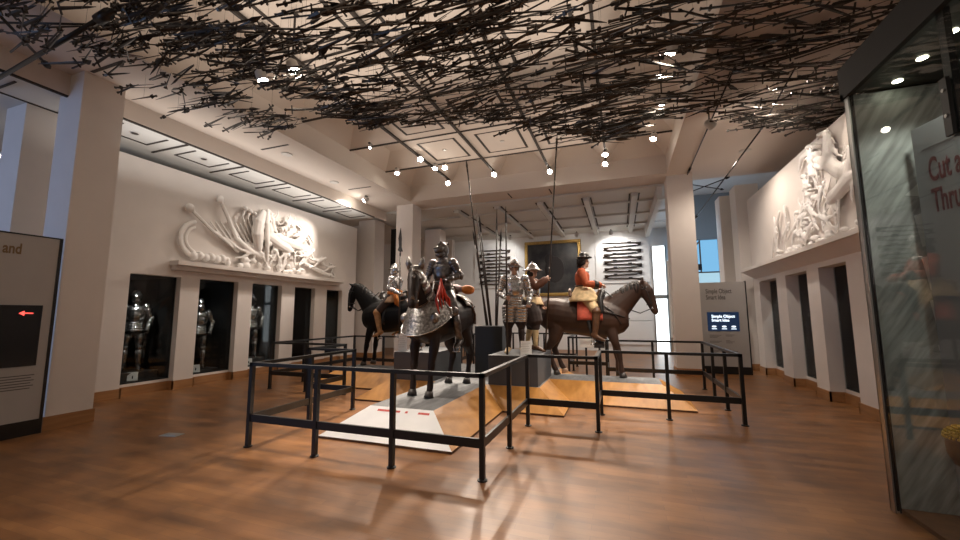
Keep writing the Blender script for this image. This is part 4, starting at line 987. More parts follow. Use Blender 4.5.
# ------------------------------------------------------------------ label cards on the plinths, boards at the back rail
def card(x, y, z, w, h, tilt, rz, label):
    e = empty('label_card', (x, y, z), rz, label, 'label card')
    q = Quaternion((1, 0, 0), -tilt)
    MB().obox(Vector((0, 0, 0)) + q @ Vector((0, 0, h / 2)), (w, .012, h), q).build('card', M['card'], e)
    mb = MB()
    for k in range(6): mb.obox(q @ Vector((-.02 if k % 3 else 0, -.0066, h * (.85 - .12 * k))), (w * (.75 - .1 * (k % 2)), .001, h * .025), q)
    mb.build('lettering', M['panelgrey'], e)
    top = q @ Vector((0, .006, h * .8)); MB().bar((0, top.y, top.z), (0, top.y + .06, .002), w * .3, .008).build('stand', M['black'], e)
card(-1.63, 7.03, ZS, .20, .26, .25, R(8), 'white label card at the front of the soldiers plinth')
card(-4.15, 7.02, .88, .17, .34, .30, R(28), 'white label card at the left end of the plinth behind the central horse')
def board(x, y, label, m, w):
    e = empty('reading_board', (x, y, 0), 0, label, 'information board')
    q = Quaternion((1, 0, 0), R(-20))
    MB().bar((0, .03, 0), (0, .03, .84), .05, .05).box(-.12, .12, -.1, .14, 0, .012).build('stand', M['black'], e)
    MB().obox((0, 0, .86), (w, .02, .27), q).build('board', M[m], e)
board(-.90, 10.85, 'small white reading board seen under the belly of the brown horse', 'card', .30)
board(-.56, 10.85, 'small black reading board beside the white one under the brown horse', 'screenblack', .26)

# ------------------------------------------------------------------ text panels
tpn = empty('text_panel', (2.60, 12.32, 0), 0, 'tall pale grey text panel beside the right column with small lit screen', 'text panel')
MB().box(-.57, .57, 0, .07, .20, 2.46).build('board', M['panelgrey'], tpn)
MB().box(-.60, -.57, -.004, .09, 0, 2.48).box(.57, .60, -.004, .09, 0, 2.48).box(-.57, .57, .005, .085, 0, .20).build('frame', M['black'], tpn)
scr = MB().box(-.37, .38, -.012, 0, 1.14, 1.65).build('screen', M['screenblue'], tpn)
text_mesh('screen_text', 'Simple Object\nSmart Idea', .105, M['ledwhite'], scr, (-.27, -.014, 1.50), (R(90), 0, 0), .001, .92, bold=.002)
mb = MB()
for x in (-.22, .02, .24): mb.ell((x, -.014, 1.26), (.055, .003, .022), 10, 6); mb.box(x - .06, x + .06, -.0145, -.012, 1.19, 1.205)
mb.build('screen_icon', M['ledwhite'], scr)
text_mesh('heading', 'Simple Object\nSmart Idea', .175, M['ink'], tpn, (-.37, -.002, 2.16), (R(90), 0, 0), .001, .62, bold=.003, space=.95)
mb = MB()
for c0, c1, rows in ((-.34, -.06, (1.02, .99, .96, .86, .83)), (.04, .24, (1.03, 1.0, .88, .85, .82)), (-.34, -.1, (.62, .59, .56)), (.02, .3, (.60, .57))):
    for i, z in enumerate(rows): mb.box(c0, c1 - .05 * (i % 3), -.002, .0, z, z + .010)
mb.build('body_text', M['ink'], tpn)

lp = empty('text_panel', (-7.62, 2.55, 0), 0, 'grey text panel with dark screen cut off by the left image edge', 'text panel')
MB().box(-.06, 0, -1.1, .70, .20, 2.70).build('board', M['panelgrey'], lp)
MB().box(-.08, .006, .70, .735, 0, 2.72).box(-.08, .004, -1.1, .70, 0, .20).box(-.08, .004, -1.1, .70, 2.70, 2.72).build('frame', M['black'], lp)
scr = MB().box(0, .012, -.55, .60, .93, 1.75).build('screen', M['screenblack'], lp)
MB().box(.012, .015, .41, .51, 1.634, 1.648).prism([(.012, .37, 1.641), (.012, .425, 1.675), (.012, .425, 1.607)], (.003, 0, 0)).build('red_arrow', M['ledred'], scr)['label'] = 'lit red left arrow'
text_mesh('heading', 'Shot and', .20, M['goldink'], lp, (.002, .330, 2.44), (R(90), 0, R(90)), .001, .62, 'RIGHT', bold=.005)
mb = MB()
for i in range(6): mb.box(0, .002, -.1, .60 - .03 * (i % 2), .80 - i * .035, .812 - i * .035)
mb.build('body_text', M['ink'], lp)

# floor box
fb = empty('floor_box', (-5.78, 3.81, 0), R(10), 'small pale metal floor outlet set in the boards at left', 'floor outlet')
MB().box(-.13, .13, -.07, .07, 0.0005, .006).build('cover_plate', M['socket'], fb); MB().box(-.08, .08, -.03, .03, .006, .009).build('lid', M['metal'], fb)

# ------------------------------------------------------------------ back wall: painting and musket racks
YW_ = YB
pt = empty('painting', (-2.93, YW_ - .08, 2.45), 0, 'large dark painting in a gilt frame on the back wall', 'painting')
W_, H_ = 2.64, 2.62
MB().box(-W_ / 2 + .14, W_ / 2 - .14, 0, .03, .14, H_ - .14).build('canvas', M['painting'], pt)
MB().box(-W_ / 2, W_ / 2, -.05, .07, 0, .15).box(-W_ / 2, W_ / 2, -.05, .07, H_ - .15, H_).box(-W_ / 2, -W_ / 2 + .15, -.05, .07, .15, H_ - .15).box(W_ / 2 - .15, W_ / 2, -.05, .07, .15, H_ - .15).build('frame', M['gold'], pt, bevel=.03)
MB().ell((.1, -.002, 1.25), (.45, .006, .62), 14, 8).ell((-.15, -.002, 1.75), (.22, .006, .26), 12, 8).build('dim_figure', M['darkcloth'], pt, True)
def musket(x, y, z, flip, L, label, group):
    e = empty('musket', (x, y, z), 0, label, 'musket', group); s = -1 if flip else 1
    MB().tube([(-s * L / 2, 0, .02), (s * L * .22, 0, .0)], [.017, .021], 8).build('barrel', M['black'], e, True)
    MB().tube([(-s * L * .40, .0, .0), (s * L * .18, 0, -.015), (s * L * .30, 0, -.02), (s * L * .36, 0, -.03), (s * L * .5, 0, -.075)], [(.02, .022), (.024, .03), (.024, .034), (.022, .032), (.025, .085)], 8, side=Vector((0, 1, 0))).build('stock', M['ash'], e, True)
    MB().obox((s * L * .20, -.03, .02), (.16, .02, .05)).build('lock', M['black'], e)
def rack(x0, x1, z0, z1, lab, glab, wherem):
    bd = MB().box(x0, x1, YW_ - .05, YW_ - .01, z0, z1).build('rack_board', M['board'])
    tag(bd, lab, 'gun rack')
    n = 11; cx = (x0 + x1) / 2
    ords = ['top', 'second', 'third', 'fourth', 'fifth', 'middle', 'seventh', 'eighth', 'ninth', 'tenth', 'lowest']
    for i in range(n):
        z = z1 - .22 - i * (z1 - z0 - .42) / (n - 1)
        musket(cx, YW_ - .095, z, i % 2, 1.62 if i % 2 == 0 else 1.5, '%s musket of the horizontal stack %s' % (ords[i], wherem), glab)
        if i % 2 == 0: pass
    pg = MB()
    for i in range(n):
        z = z1 - .22 - i * (z1 - z0 - .42) / (n - 1)
        for s in (-.35, .35): pg.box(cx + s - .012, cx + s + .012, YW_ - .075, YW_ - .05, z - .025, z + .012)
    pg.build('peg', M['metal'], bd)
rack(-.98, 1.28, 2.98, 4.98, 'white rack board of muskets on the back wall right of the painting', 'muskets right of the painting', 'right of the painting')
rack(-6.85, -4.72, 2.90, 4.98, 'white rack board of muskets on the back wall behind the fan of pikes', 'muskets behind the pikes', 'behind the fan of pikes')

# ------------------------------------------------------------------ suits of armour in the left niches
def niche_suit(x, y, rz, z, label, helm, m='steel', sc=.98):
    e = empty('suit_of_armour', (x, y, z), rz, label, 'suit of armour')
    JJ = pose(el=(.0, .29, 1.14), er=(.0, -.29, 1.14), wl=(.14, .25, .95), wr=(.14, -.25, .95)); JJ['fwd'] = Vector((1, 0, 0))
    human(e, JJ, 'darkcloth', bodyname='mannequin_body'); armour(e, JJ, m, helm=helm); e.scale = (sc, sc, sc); return e
niche_suit(-10.0, 5.62, R(-35), .42, 'complete steel suit of armour in the first left niche', 'close')
niche_suit(-10.0, 7.03, R(-35), .30, 'steel suit of armour at the left side of the second niche', 'sallet')
niche_suit(-9.92, 8.44, R(-35), .42, 'steel suit of armour behind the glass of the third niche', 'morion')
for (a, b), z1, lab in ((LN[0], .42, 'dark stand under the armour in the first left niche'), (LN[1], .30, 'dark stand under the armour in the second left niche'), (LN[2], .42, 'dark stand under the armour in the third left niche')):
    o = MB().box(-.42, .42, -.44, .44, 0, z1 - .2615).build('display_stand', M['greybox'], None, loc=(-10.12, (a + b) / 2, .2605)); tag(o, lab, 'display stand')
def ncard(x, y, z, lab):
    e = empty('label_card', (x, y, z), R(60), lab, 'label card')
    q = Quaternion((1, 0, 0), R(-35)); MB().obox(q @ Vector((0, 0, .10)), (.17, .012, .20), q).build('card', M['card'], e)
    MB().bar((0, .02, 0.0), (0, .05, .10), .02, .02).build('stand', M['black'], e)
for y, z, lab in ((5.45, .2605, 'white label card in front of the armour in the first left niche'), (6.75, .2605, 'white label card low in the second left niche'), (8.18, .2605, 'white label card low in the third left niche')): ncard(-9.60, y, z, lab)
for y, lab in ((12.0, 'white card added for the bright glints in the farthest right niche'), (8.85, 'white card added for the bright glints in the nearest right niche')):  # cards added in place of white reflections on the dark glass
    e = empty('label_card', (4.02, y, .2605), R(-75), lab, 'label card'); q = Quaternion((1, 0, 0), R(-35))
    MB().obox(q @ Vector((0, 0, .09)), (.16, .012, .18), q).build('card', M['card'], e); MB().bar((0, .02, 0), (0, .05, .09), .02, .02).build('stand', M['black'], e)
e = niche_suit(4.35, 12.15, R(205), .262, 'steel suit of armour dimly seen in the farthest right niche', 'close')
for (y, p) in ((5.35, 15), (6.75, 8), (8.2, 8), (9.6, 2)):
    L = bpy.data.lights.new('niche_lamp', 'SPOT'); L.energy = p; L.spot_size = R(80); L.spot_blend = .5; L.shadow_soft_size = .05; L.color = (1, .95, .88)
    o = bpy.data.objects.new('niche_lamp', L); C.objects.link(o); o.location = (-9.58, y, 2.38); o.rotation_euler = (Vector((-10.15, y + .35, .9)) - o.location).to_track_quat('-Z', 'Y').to_euler()
L = bpy.data.lights.new('niche_lamp', 'SPOT'); L.energy = 14; L.spot_size = R(80); L.shadow_soft_size = .05
o = bpy.data.objects.new('niche_lamp', L); C.objects.link(o); o.location = (4.0, 12.1, 2.4); o.rotation_euler = (Vector((4.35, 12.15, 1)) - o.location).to_track_quat('-Z', 'Y').to_euler()

# ------------------------------------------------------------------ display case on the right
CXX, CYY = 2.03, 4.34
dc = empty('display_case', (CXX, CYY, 0), 0, 'large glass display case with black canopy at the right edge', 'display case')
MB().box(.04, 2.4, -3.4, -.01, 0, .035).build('case_floor', M['leather'], dc)
MB().box(0, .012, -1.09, -.014, .012, 3.57).build('glass_pane', M['glass'], dc)
MB().box(0, .012, -3.4, -1.10, .012, 3.57).build('glass_pane', M['glass'], dc)
MB().box(.0, 2.4, -.012, 0, .012, 3.57).build('glass_pane', M['glass'], dc)
MB().box(-.012, .0, -.05, .01, 0, 3.57).box(-.012, .02, 0.0, .012, 0, 3.57).build('corner_edge', M['metal'], dc)
MB().box(.012, .030, -.032, -.014, .012, 3.57).box(.0125, .02, -.07, -.06, .012, 3.57).build('corner_seal', M['black'], dc)
MB().box(-.03, 2.4, -3.4, .03, 3.60, 3.85).build('canopy', M['canopy'], dc)
MB().box(.03, 2.4, -3.38, -.03, 3.572, 3.598).build('case_ceiling', M['caseceil'], dc)
MB().box(-.03, .012, -3.4, .03, 3.555, 3.602).box(-.03, 2.4, -.02, .03, 3.555, 3.602).build('canopy_rim', M['canopy'], dc)
mb = MB().box(.013, .05, -1.13, -1.07, 2.72, 3.57).box(-.02, 0, -1.13, -1.07, 2.72, 3.10); o = mb.build('door_bracket', M['black'], dc)
MB().lathe((-.022, -1.10, 2.85), [(.012, -.004), (.012, .004)], 10, Quaternion((0, 1, 0), R(90))).lathe((-.022, -1.10, 3.02), [(.012, -.004), (.012, .004)], 10, Quaternion((0, 1, 0), R(90))).build('stud', M['metal'], o)
for x, y in ((.28, -.17), (.26, -.50), (.25, -.81), (.25, -1.15)):
    MB().lathe((x, y, 3.568), [(.034, 0), (.03, .004), (.005, .004)], 16).build('downlight', M['down'], dc, True)
bd = MB().box(.03, 2.35, -.045, -.016, .04, 3.56).build('streaked_backdrop', M['streak'], dc)
# pale slab shapes laid over the streaked backdrop
mb = MB().prism([(.30, -.046, 2.60), (.42, -.046, 2.72), (.56, -.046, 2.62), (.55, -.046, 2.50), (.42, -.046, 2.58)], (0, -.002, 0))
for i in range(6): mb.prism([(.34 + .015 * i, -.046, 2.42 - .36 * i), (.47 + .012 * i, -.046, 2.46 - .36 * i), (.49 + .012 * i, -.046, 2.20 - .36 * i), (.37 + .015 * i, -.046, 2.15 - .36 * i)], (0, -.002, 0))
mb.build('pale_shapes', M['palestreak'], bd)
# inner angled text panel
tx = empty('text_panel', (2.36, 4.16, 0), R(-80), 'slate grey panel with red lettering inside the glass case', 'text panel')
MB().box(-.02, 1.1, .0, .03, .04, 3.12).build('board', M['textpanel'], tx)
MB().box(.05, 1.1, -.003, 0, 2.915, 2.922).build('rule_line', M['ink'], tx)
text_mesh('heading', 'Cut and\nThrust', .27, M['cutred'], tx, (.085, -.002, 2.645), (R(90), 0, 0), .001, .42, bold=.004, space=.93)
mb = MB()
for i in range(5): mb.box(.30, .60, -.002, 0, 1.62 - .05 * i, 1.635 - .05 * i)
mb.build('body_text', M['ink'], tx)
# gilt-capped hilt held near the glass
gr = empty('sword_hilt', (2.178, 3.70, .70), 0, 'dark rounded hilt with gold wire-bound cap inside the case, cut by the right edge', 'hilt')
MB().lathe((0, 0, -.15), [(.01, 0), (.05, .008), (.085, .03), (.112, .10), (.116, .18), (.116, .22)], 20).build('guard_bowl', M['blackleather'], gr, True)
mb = MB().lathe((0, 0, 0), [(.114, .068), (.108, .085), (.09, .11), (.05, .13), (.02, .135)], 24)
for i, (r_, z_) in enumerate(((.119, .06), (.117, .078), (.107, .095), (.092, .112), (.07, .126))):
    for k in range(30): mb.ell((math.cos(2 * math.pi * (k + .5 * (i % 2)) / 30) * r_, math.sin(2 * math.pi * (k + .5 * (i % 2)) / 30) * r_, z_), .0095, 6, 4)
mb.build('gold_cap', M['brass'], gr, True)
MB().bar((.10, 0, -.02), (.10, 0, -.66), .03, .03).box(.03, .17, -.07, .07, -.663, -.65).build('stand', M['black'], gr)

# ------------------------------------------------------------------ plaster battle reliefs
def rot2(p, c, a): x, y = p[0] - c[0], p[1] - c[1]; return (c[0] + x * math.cos(a) - y * math.sin(a), c[1] + x * math.sin(a) + y * math.cos(a))
def rel_tube(mb, mp, pts, rad, depth=.6, w=.06):
    rad = [r * .8 for r in rad]
    mb.tube([mp(p[0], p[1], (p[2] if len(p) > 2 else w)) for p in pts], [(r * depth, r) for r in rad], 10, side=Vector((1, 0, 0)), round_ends=True)
def rel_horse(mb, mp, u, v, s, dr, ang, w=.10):
    def T(p): a, b = rot2(p, (-.7, 1.0), ang); return (u + dr * a * s, v + b * s, w)
    def tb(pts, rad): rel_tube(mb, mp, [T(p) for p in pts], [r * s for r in rad], .6, w)
    tb([(-.95, 1.32), (-.7, 1.27), (-.3, 1.2), (.2, 1.18), (.6, 1.16), (.8, 1.12)], [.2, .34, .33, .35, .33, .18])
    tb([(.5, 1.3), (.85, 1.65), (1.05, 1.95)], [.28, .2, .13]); tb([(1.05, 1.98), (1.3, 1.85), (1.5, 1.6)], [.13, .11, .07]); tb([(1.0, 2.0), (.98, 2.2)], [.05, .02])
    for k, (a, b, c) in enumerate((((.65, 1.0), (1.05, .9), (.95, .45)), ((.6, .95), (1.0, .65), (.72, .32)), ((-.75, 1.1), (-.6, .6), (-.95, .12)), ((-.8, 1.0), (-.9, .5), (-1.1, .1)))):
        tb([a, b, c], [.15, .075, .05])
    tb([(-1.0, 1.45), (-1.3, 1.35), (-1.5, .9), (-1.7, .7)], [.06, .09, .08, .03])
    for k in range(9):
        t = k / 8; c = (.45 + .55 * t, 1.62 + .5 * t); tb([c, (c[0] - .22, c[1] + .06 * math.sin(k * 2)), (c[0] - .34, c[1] - .12)], [.05, .045, .02])
def rel_man(mb, mp, u, v, s, ang, arms=(2.2, -.6), legs=(.25, -.35), w=.12):
    def T(p): a, b = rot2(p, (0, .95), ang); return (u + a * s, v + b * s, w)
    def tb(pts, rad): rel_tube(mb, mp, [T(p) for p in pts], [r * s for r in rad], .7, w)
    tb([(0, .9), (0, 1.2), (0, 1.42)], [.16, .17, .15]); tb([(0, 1.5), (0, 1.66)], [.10, .11]); tb([(-.16, 1.62), (.16, 1.62)], [.05, .05]); tb([(0, 1.72), (-.05, 1.86)], [.05, .03])
    for sg, a in ((1, arms[0]), (-1, arms[1])):
        S = (sg * .2, 1.38); E_ = (S[0] + sg * math.cos(a - 1.57) * .28, S[1] + math.sin(a - 1.57) * .28); W_2 = (E_[0] + sg * math.cos(a - 1.0) * .26, E_[1] + math.sin(a - 1.0) * .26)
        tb([S, E_, W_2], [.075, .06, .04])
        tb([W_2, (W_2[0] + sg * math.cos(a - .6) * .5, W_2[1] + math.sin(a - .6) * .5)], [.022, .012])
    for sg, a in ((1, legs[0]), (-1, legs[1])):
        Hh = (sg * .1, .9); K = (Hh[0] + math.sin(a) * .42, .9 - math.cos(a) * .42); F = (K[0] + math.sin(a - .4) * .42, K[1] - math.cos(a - .4) * .42); tb([Hh, K, F, (F[0] + .14, F[1])], [.12, .085, .055, .04])
rnd = random.Random(5)
def relief_left():
    mp = lambda u, v, w: Vector((XL + w, u, v)); mb = MB()
    # fallen drum, cannon barrel and shields at the left
    for a0, a1, rr2, r in ((1.9, 4.6, .42, .07), (2.0, 4.4, .30, .05)): rel_tube(mb, mp, [(6.30 + math.cos(a) * rr2, 3.35 + math.sin(a) * rr2, .08) for a in [a0 + (a1 - a0) * k / 10 for k in range(11)]], [r] * 11)
    for k in range(6): mb.ell(mp(6.2 + .14 * k, 2.96 + .03 * (k % 2), .08), (.08, .09, .10))
    rel_tube(mb, mp, [(6.05, 4.02, .1), (6.6, 3.62, .1), (7.05, 3.42, .09)], [.06, .05, .05]); mb.ell(mp(6.02, 4.05, .1), (.09, .10, .10))
    rel_tube(mb, mp, [(6.72, 4.42, .1), (6.95, 4.05, .1), (7.2, 3.55, .12), (7.65, 3.28, .12), (8.1, 3.2, .1)], [.06, .07, .08, .10, .08]); mb.ell(mp(6.72, 4.44, .1), (.08, .08, .11))
    for k in range(7): rel_tube(mb, mp, [(6.55 + .13 * k, 3.85 + .02 * k, .06), (6.85 + .13 * k, 3.5, .10), (7.3 + .10 * k, 3.22 + .04 * k, .08)], [.03, .045, .05])
    for k in range(4): rel_tube(mb, mp, [(7.45 + .13 * k, 4.4 - .05 * k, .06), (7.35 + .15 * k, 4.15, .10), (7.6 + .13 * k, 3.72, .09)], [.06, .035, .03]); mb.ell(mp(7.42 + .14 * k, 4.4 - .04 * k, .08), (.07, .07, .06))
    # great curved banner
    rel_tube(mb, mp, [(7.95, 4.42, .12), (7.78, 4.1, .18), (7.74, 3.75, .2), (7.85, 3.42, .15)], [.10, .20, .22, .14]); rel_tube(mb, mp, [(8.1, 4.5, .12), (8.0, 4.1, .22), (8.05, 3.6, .22), (8.15, 3.1, .14)], [.07, .09, .09, .05])
    rel_horse(mb, mp, 8.35, 2.85, .55, -1, .45, .14); rel_horse(mb, mp, 8.9, 3.0, .62, 1, -.05, .10)
    for u, v, s, a, ar in ((8.3, 3.55, .55, .25, (2.3, -.4)), (8.75, 3.6, .55, -.3, (2.6, .3)), (9.25, 3.35, .5, -.5, (1.8, -.8)), (8.0, 2.78, .5, 1.1, (.6, 1.2)), (9.6, 2.95, .5, -.9, (1.5, .2)), (7.55, 2.80, .45, -1.3, (1.2, .5)), (10.1, 2.85, .5, -1.15, (1.9, -.3)), (10.6, 2.75, .45, -1.35, (.8, .4)), (8.45, 2.95, .45, .1, (1, .1))): rel_man(mb, mp, u, v, s, a, ar, w=.12)
    rel_tube(mb, mp, [(9.3, 4.35, .08), (9.42, 4.3, .1), (9.5, 4.12, .08)], [.05, .06, .03])
    for k in range(18): mb.ell(mp(rnd.uniform(7.0, 9.6), rnd.uniform(2.86, 3.05), .08), (.07, rnd.uniform(.06, .14), rnd.uniform(.05, .09)))
    for k in range(12): mb.ell(mp(rnd.uniform(8.1, 9.0), rnd.uniform(3.2, 4.3), .12), (.09, rnd.uniform(.05, .09), rnd.uniform(.05, .10)))
    rel_tube(mb, mp, [(9.6, 3.2, .07), (10.3, 3.0, .1), (10.95, 2.9, .06)], [.07, .10, .05]); rel_tube(mb, mp, [(10.7, 3.35, .05), (10.8, 3.1, .07), (11.0, 2.95, .06)], [.03, .04, .03])
    return mb
tag(fuse(relief_left(), 'wall_relief', M['plaster'], None, .016, 1), 'long white plaster battle relief on the left wall above the shelf', 'relief')
def relief_right():
    mp = lambda u, v, w: Vector((XR - w, u, v)); mb = MB()
    rel_horse(mb, mp, 8.15, 3.25, .50, 1, .75, .10); rel_horse(mb, mp, 7.75, 2.95, .48, -1, .35, .09)
    for u, v, s, a, ar in ((8.75, 3.95, .42, .3, (2.4, -.3)), (9.05, 3.55, .42, .1, (2.5, .6)), (9.35, 3.15, .40, .5, (2.1, -.5)), (8.85, 3.05, .42, -.6, (1.7, .6)), (9.75, 2.95, .40, 1.0, (2.0, .3)), (10.2, 2.95, .40, .9, (2.3, -.3)), (8.35, 2.85, .40, -1.1, (.9, .4)), (7.95, 3.95, .40, -.3, (2.7, .2)), (8.55, 3.3, .40, .8, (1, 1)), (10.75, 2.95, .38, .35, (2.5, -.6)), (9.1, 2.85, .38, 1.25, (1.4, .2))): rel_man(mb, mp, u, v, s, a, ar, w=.10)
    for k in range(40): t = k / 39; mb.ell(mp(8.45 + 1.05 * t + rnd.uniform(-.25, .25), 4.6 - 1.5 * t + rnd.uniform(-.2, .2), .08), (.09, rnd.uniform(.03, .08), rnd.uniform(.03, .08)))
    for k in range(22): mb.ell(mp(rnd.uniform(7.4, 10.8), rnd.uniform(2.86, 3.02), .07), (.07, rnd.uniform(.05, .12), rnd.uniform(.04, .07)))
    for k in range(4): rel_tube(mb, mp, [(8.1 + .2 * k, 3.6 + .1 * k, .08), (7.55 + .22 * k, 4.45 - .04 * k, .06)], [.02, .012])
    rel_tube(mb, mp, [(11.25, 2.95, .05), (10.95, 3.35, .08), (10.7, 3.7, .07), (10.55, 3.9, .05)], [.04, .05, .05, .05]); rel_tube(mb, mp, [(10.9, 3.85, .05), (10.75, 3.55, .08)], [.05, .04]); rel_tube(mb, mp, [(10.25, 3.95, .05), (10.2, 3.7, .07)], [.06, .04])
    rel_tube(mb, mp, [(9.35, 4.45, .06), (9.1, 4.62, .10), (8.8, 4.62, .10), (8.6, 4.45, .10)], [.04, .07, .08, .05])
    return mb
tag(fuse(relief_right(), 'wall_relief', M['plaster'], None, .015, 1), 'white plaster battle relief on the right wall beside the glass case', 'relief')

# ------------------------------------------------------------------ the swarm of blades under the ceiling
EDGE = [(-7.2, 5.4), (-6.6, 5.75), (-6.1, 5.75), (-5.2, 5.35), (-4.4, 5.35), (-3.6, 5.9), (-2.6, 6.5), (-1.2, 7.0), (-.3, 8.0), (.15, 8.0), (.5, 7.4), (1.6, 7.7), (2.6, 8.3), (4.2, 9.2)]
def edge_y(x):
    for (a, ya), (b, yb) in zip(EDGE, EDGE[1:]):
        if a <= x <= b: return ya + (yb - ya) * (x - a) / (b - a)
    return EDGE[0][1] if x < EDGE[0][0] else EDGE[-1][1]
rs = random.Random(11)
def sword_shape(mb, c, d, L, kind, roll):
    d = d.normalized(); a, b = frame_from(d); sd = a * math.cos(roll) + b * math.sin(roll); ot = d.cross(sd)
    def ring(t, w, h): p = c + d * (t - .5) * L; return [p + sd * w, p + ot * h, p - sd * w, p - ot * h]
    if kind == 0:     # sword: grip, cross guard, tapering blade
        mb.rings([ring(0, .02, .02), ring(.03, .024, .024), ring(.05, .014, .014), ring(.17, .014, .013), ring(.185, .021, .007), ring(.8, .013, .005), ring(1, .003, .002)])
        g = c + d * (.178 - .5) * L; mb.bar(g - sd * .065, g + sd * .065, .016, .016)
    elif kind == 1:   # rapier-like thin blade with a cup
        mb.rings([ring(0, .022, .022), ring(.04, .014, .014), ring(.13, .014, .014), ring(.14, .034, .03), ring(.17, .038, .034), ring(.18, .014, .01), ring(1, .004, .003)])
    else:             # dagger-bladed pole
        mb.rings([ring(0, .012, .012), ring(.7, .012, .012), ring(.72, .03, .012), ring(.8, .034, .010), ring(1, .003, .003)])
swords = []
def surf(x, y):
    z = 5.12 + .13 * math.sin(1.5 * x + .7 * y + .6) + .08 * math.sin(2.6 * y - .9 * x)
    z -= .30 * math.exp(-((x - .15) / .38) ** 2) * max(0, min(1, (9 - y) / 3))
    z -= .20 * math.exp(-((x + 4.0 - .25 * (y - 5)) / .45) ** 2) * max(0, min(1, (5.0 - y) / 1.0))
    return z
tries = 0
while len(swords) < 2200 and tries < 40000:
    tries += 1
    x = rs.uniform(-7.0, 4.1); ye = edge_y(x); y = rs.uniform(1.0, ye)
    if x < -6.45 + .0 * y and y < 5: 
        if rs.random() < .7: continue
    if x > 1.75 and y < 4.9: continue
    dens = .80 + .20 * math.sin(1.1 * x + .9 * y) * math.cos(.8 * x - 1.3 * y + .7)
    if (x + 5.1) ** 2 / .7 + (y - 4.85) ** 2 / .35 < 1: dens *= .12
    if abs(x - .15) < .5 and y > 4.5: dens = 1.4
    if abs(x + 4.0 - .25 * (y - 5)) < .5: dens = 1.2
    if rs.random() > dens * dens * (1.0 if x < 1 else .85): continue
    z = surf(x, y) + rs.gauss(0, .07)
    L = rs.uniform(.55, .98) if x > -3.8 else rs.uniform(.42, .72); az = rs.gauss(.10 * math.sin(x), .24) + (math.pi if rs.random() < .35 else 0)
    el = rs.gauss(.0, .10)
    d = Vector((math.cos(az) * math.cos(el), math.sin(az) * math.cos(el), math.sin(el)))
    c = Vector((x, y, min(z, 5.32 - abs(d.z) * L / 2)))
    if abs(d.y) * L / 2 + y > ye + .25: continue
    if x + L / 2 > 3.5 and c.z < 5.02: c.z = 5.06
    swords.append((c, d, L, rs.choice((0, 0, 0, 1, 1, 2)), rs.uniform(0, 3.14)))
cp = Vector((0, 0, H))
def size_in_view(s):
    c, d, L, k, r = s; v = c - cp; dep = v.dot(fw)
    if dep < .3: return 0
    px, pz = v.dot(rr) / dep * 393, v.dot(uu) / dep * 393
    if abs(px) > 490 or abs(pz) > 275: return 0
    e0, e1 = c - d * L / 2 - cp, c + d * L / 2 - cp
    f0 = Vector((e0.dot(rr) / max(.2, e0.dot(fw)), e0.dot(uu) / max(.2, e0.dot(fw)))); f1 = Vector((e1.dot(rr) / max(.2, e1.dot(fw)), e1.dot(uu) / max(.2, e1.dot(fw))))
    return (f1 - f0).length
swords.sort(key=size_in_view, reverse=True)
for c, d, L, k, r in swords[:300]:
    mb = MB(); sword_shape(mb, Vector((0, 0, 0)), d, L, k, r)
    o = mb.build('hanging_sword', M['swarm'], None, False, loc=c)
    tag(o, 'large dark blade among the nearest of the swarm hanging under the ceiling', 'sword', 'nearest blades of the ceiling swarm')
mb = MB()
for c, d, L, k, r in swords[300:]: sword_shape(mb, c, d, L, k, r)
o = mb.build('hanging_swords', M['swarm']); tag(o, 'dense farther mass of dark blades in the swarm hanging under the ceiling', 'swords', None, 'stuff')
mb = MB()
for c, d, L, k, r in swords[::9]:
    if BX0 < c.x < BX1: mb.bar(c, (c.x, c.y, ZC - .01), .0022, .0022)
    elif c.x > -8: mb.bar(c, (c.x, c.y, ZB), .0022, .0022)
o = mb.build('hanging_wires', M['wire']); tag(o, 'thin steel wires carrying the swarm of blades', 'wires', None, 'stuff')

# ------------------------------------------------------------------ steel tie rods
def rod(p0, p1, label, r=.016):
    p0, p1 = Vector(p0), Vector(p1); e = empty('tie_rod', p0, 0, label, 'tie rod'); d = p1 - p0
    MB().tube([(0, 0, 0), d], [r, r], 8).build('bar', M['black'], e, True)
    MB().tube([d * .90, d * .965], [r * 2.2, r * 2.2], 8).build('turnbuckle', M['black'], e, True)
rod((-8.6, 2.70, 5.0), (-5.2, 2.44, 5.0), 'thickest dark tie rod crossing the upper left corner', .028)
rod((-6.75, 2.0, 5.22), (-7.75, 2.97, 5.22), 'tie rod with long turnbuckle ending before the left column', .018)
rod((-7.55, 2.15, 5.28), (-5.9, 2.80, 5.28), 'thin tie rod running into the swarm at upper left', .014)
rod((1.80, 6.59, 5.36), (1.86, 11.6, 5.36), 'straight tie rod under the right soffit running to the column', .014)
rod((2.68, 6.9, 5.36), (2.87, 9.23, 5.36), 'tie rod under the right soffit above the right wall', .013)
rod((2.87, 9.23, 5.36), (2.16, 13.2, 4.38), 'long tie rod slanting down behind the right column', .016)
rod((1.99, 12.08, 5.22), (2.80, 12.08, 4.98), 'crossing tie rod beside the right column, falling to the right', .014)
rod((1.99, 12.14, 5.02), (2.98, 12.14, 5.34), 'crossing tie rod beside the right column, rising to the right', .014)

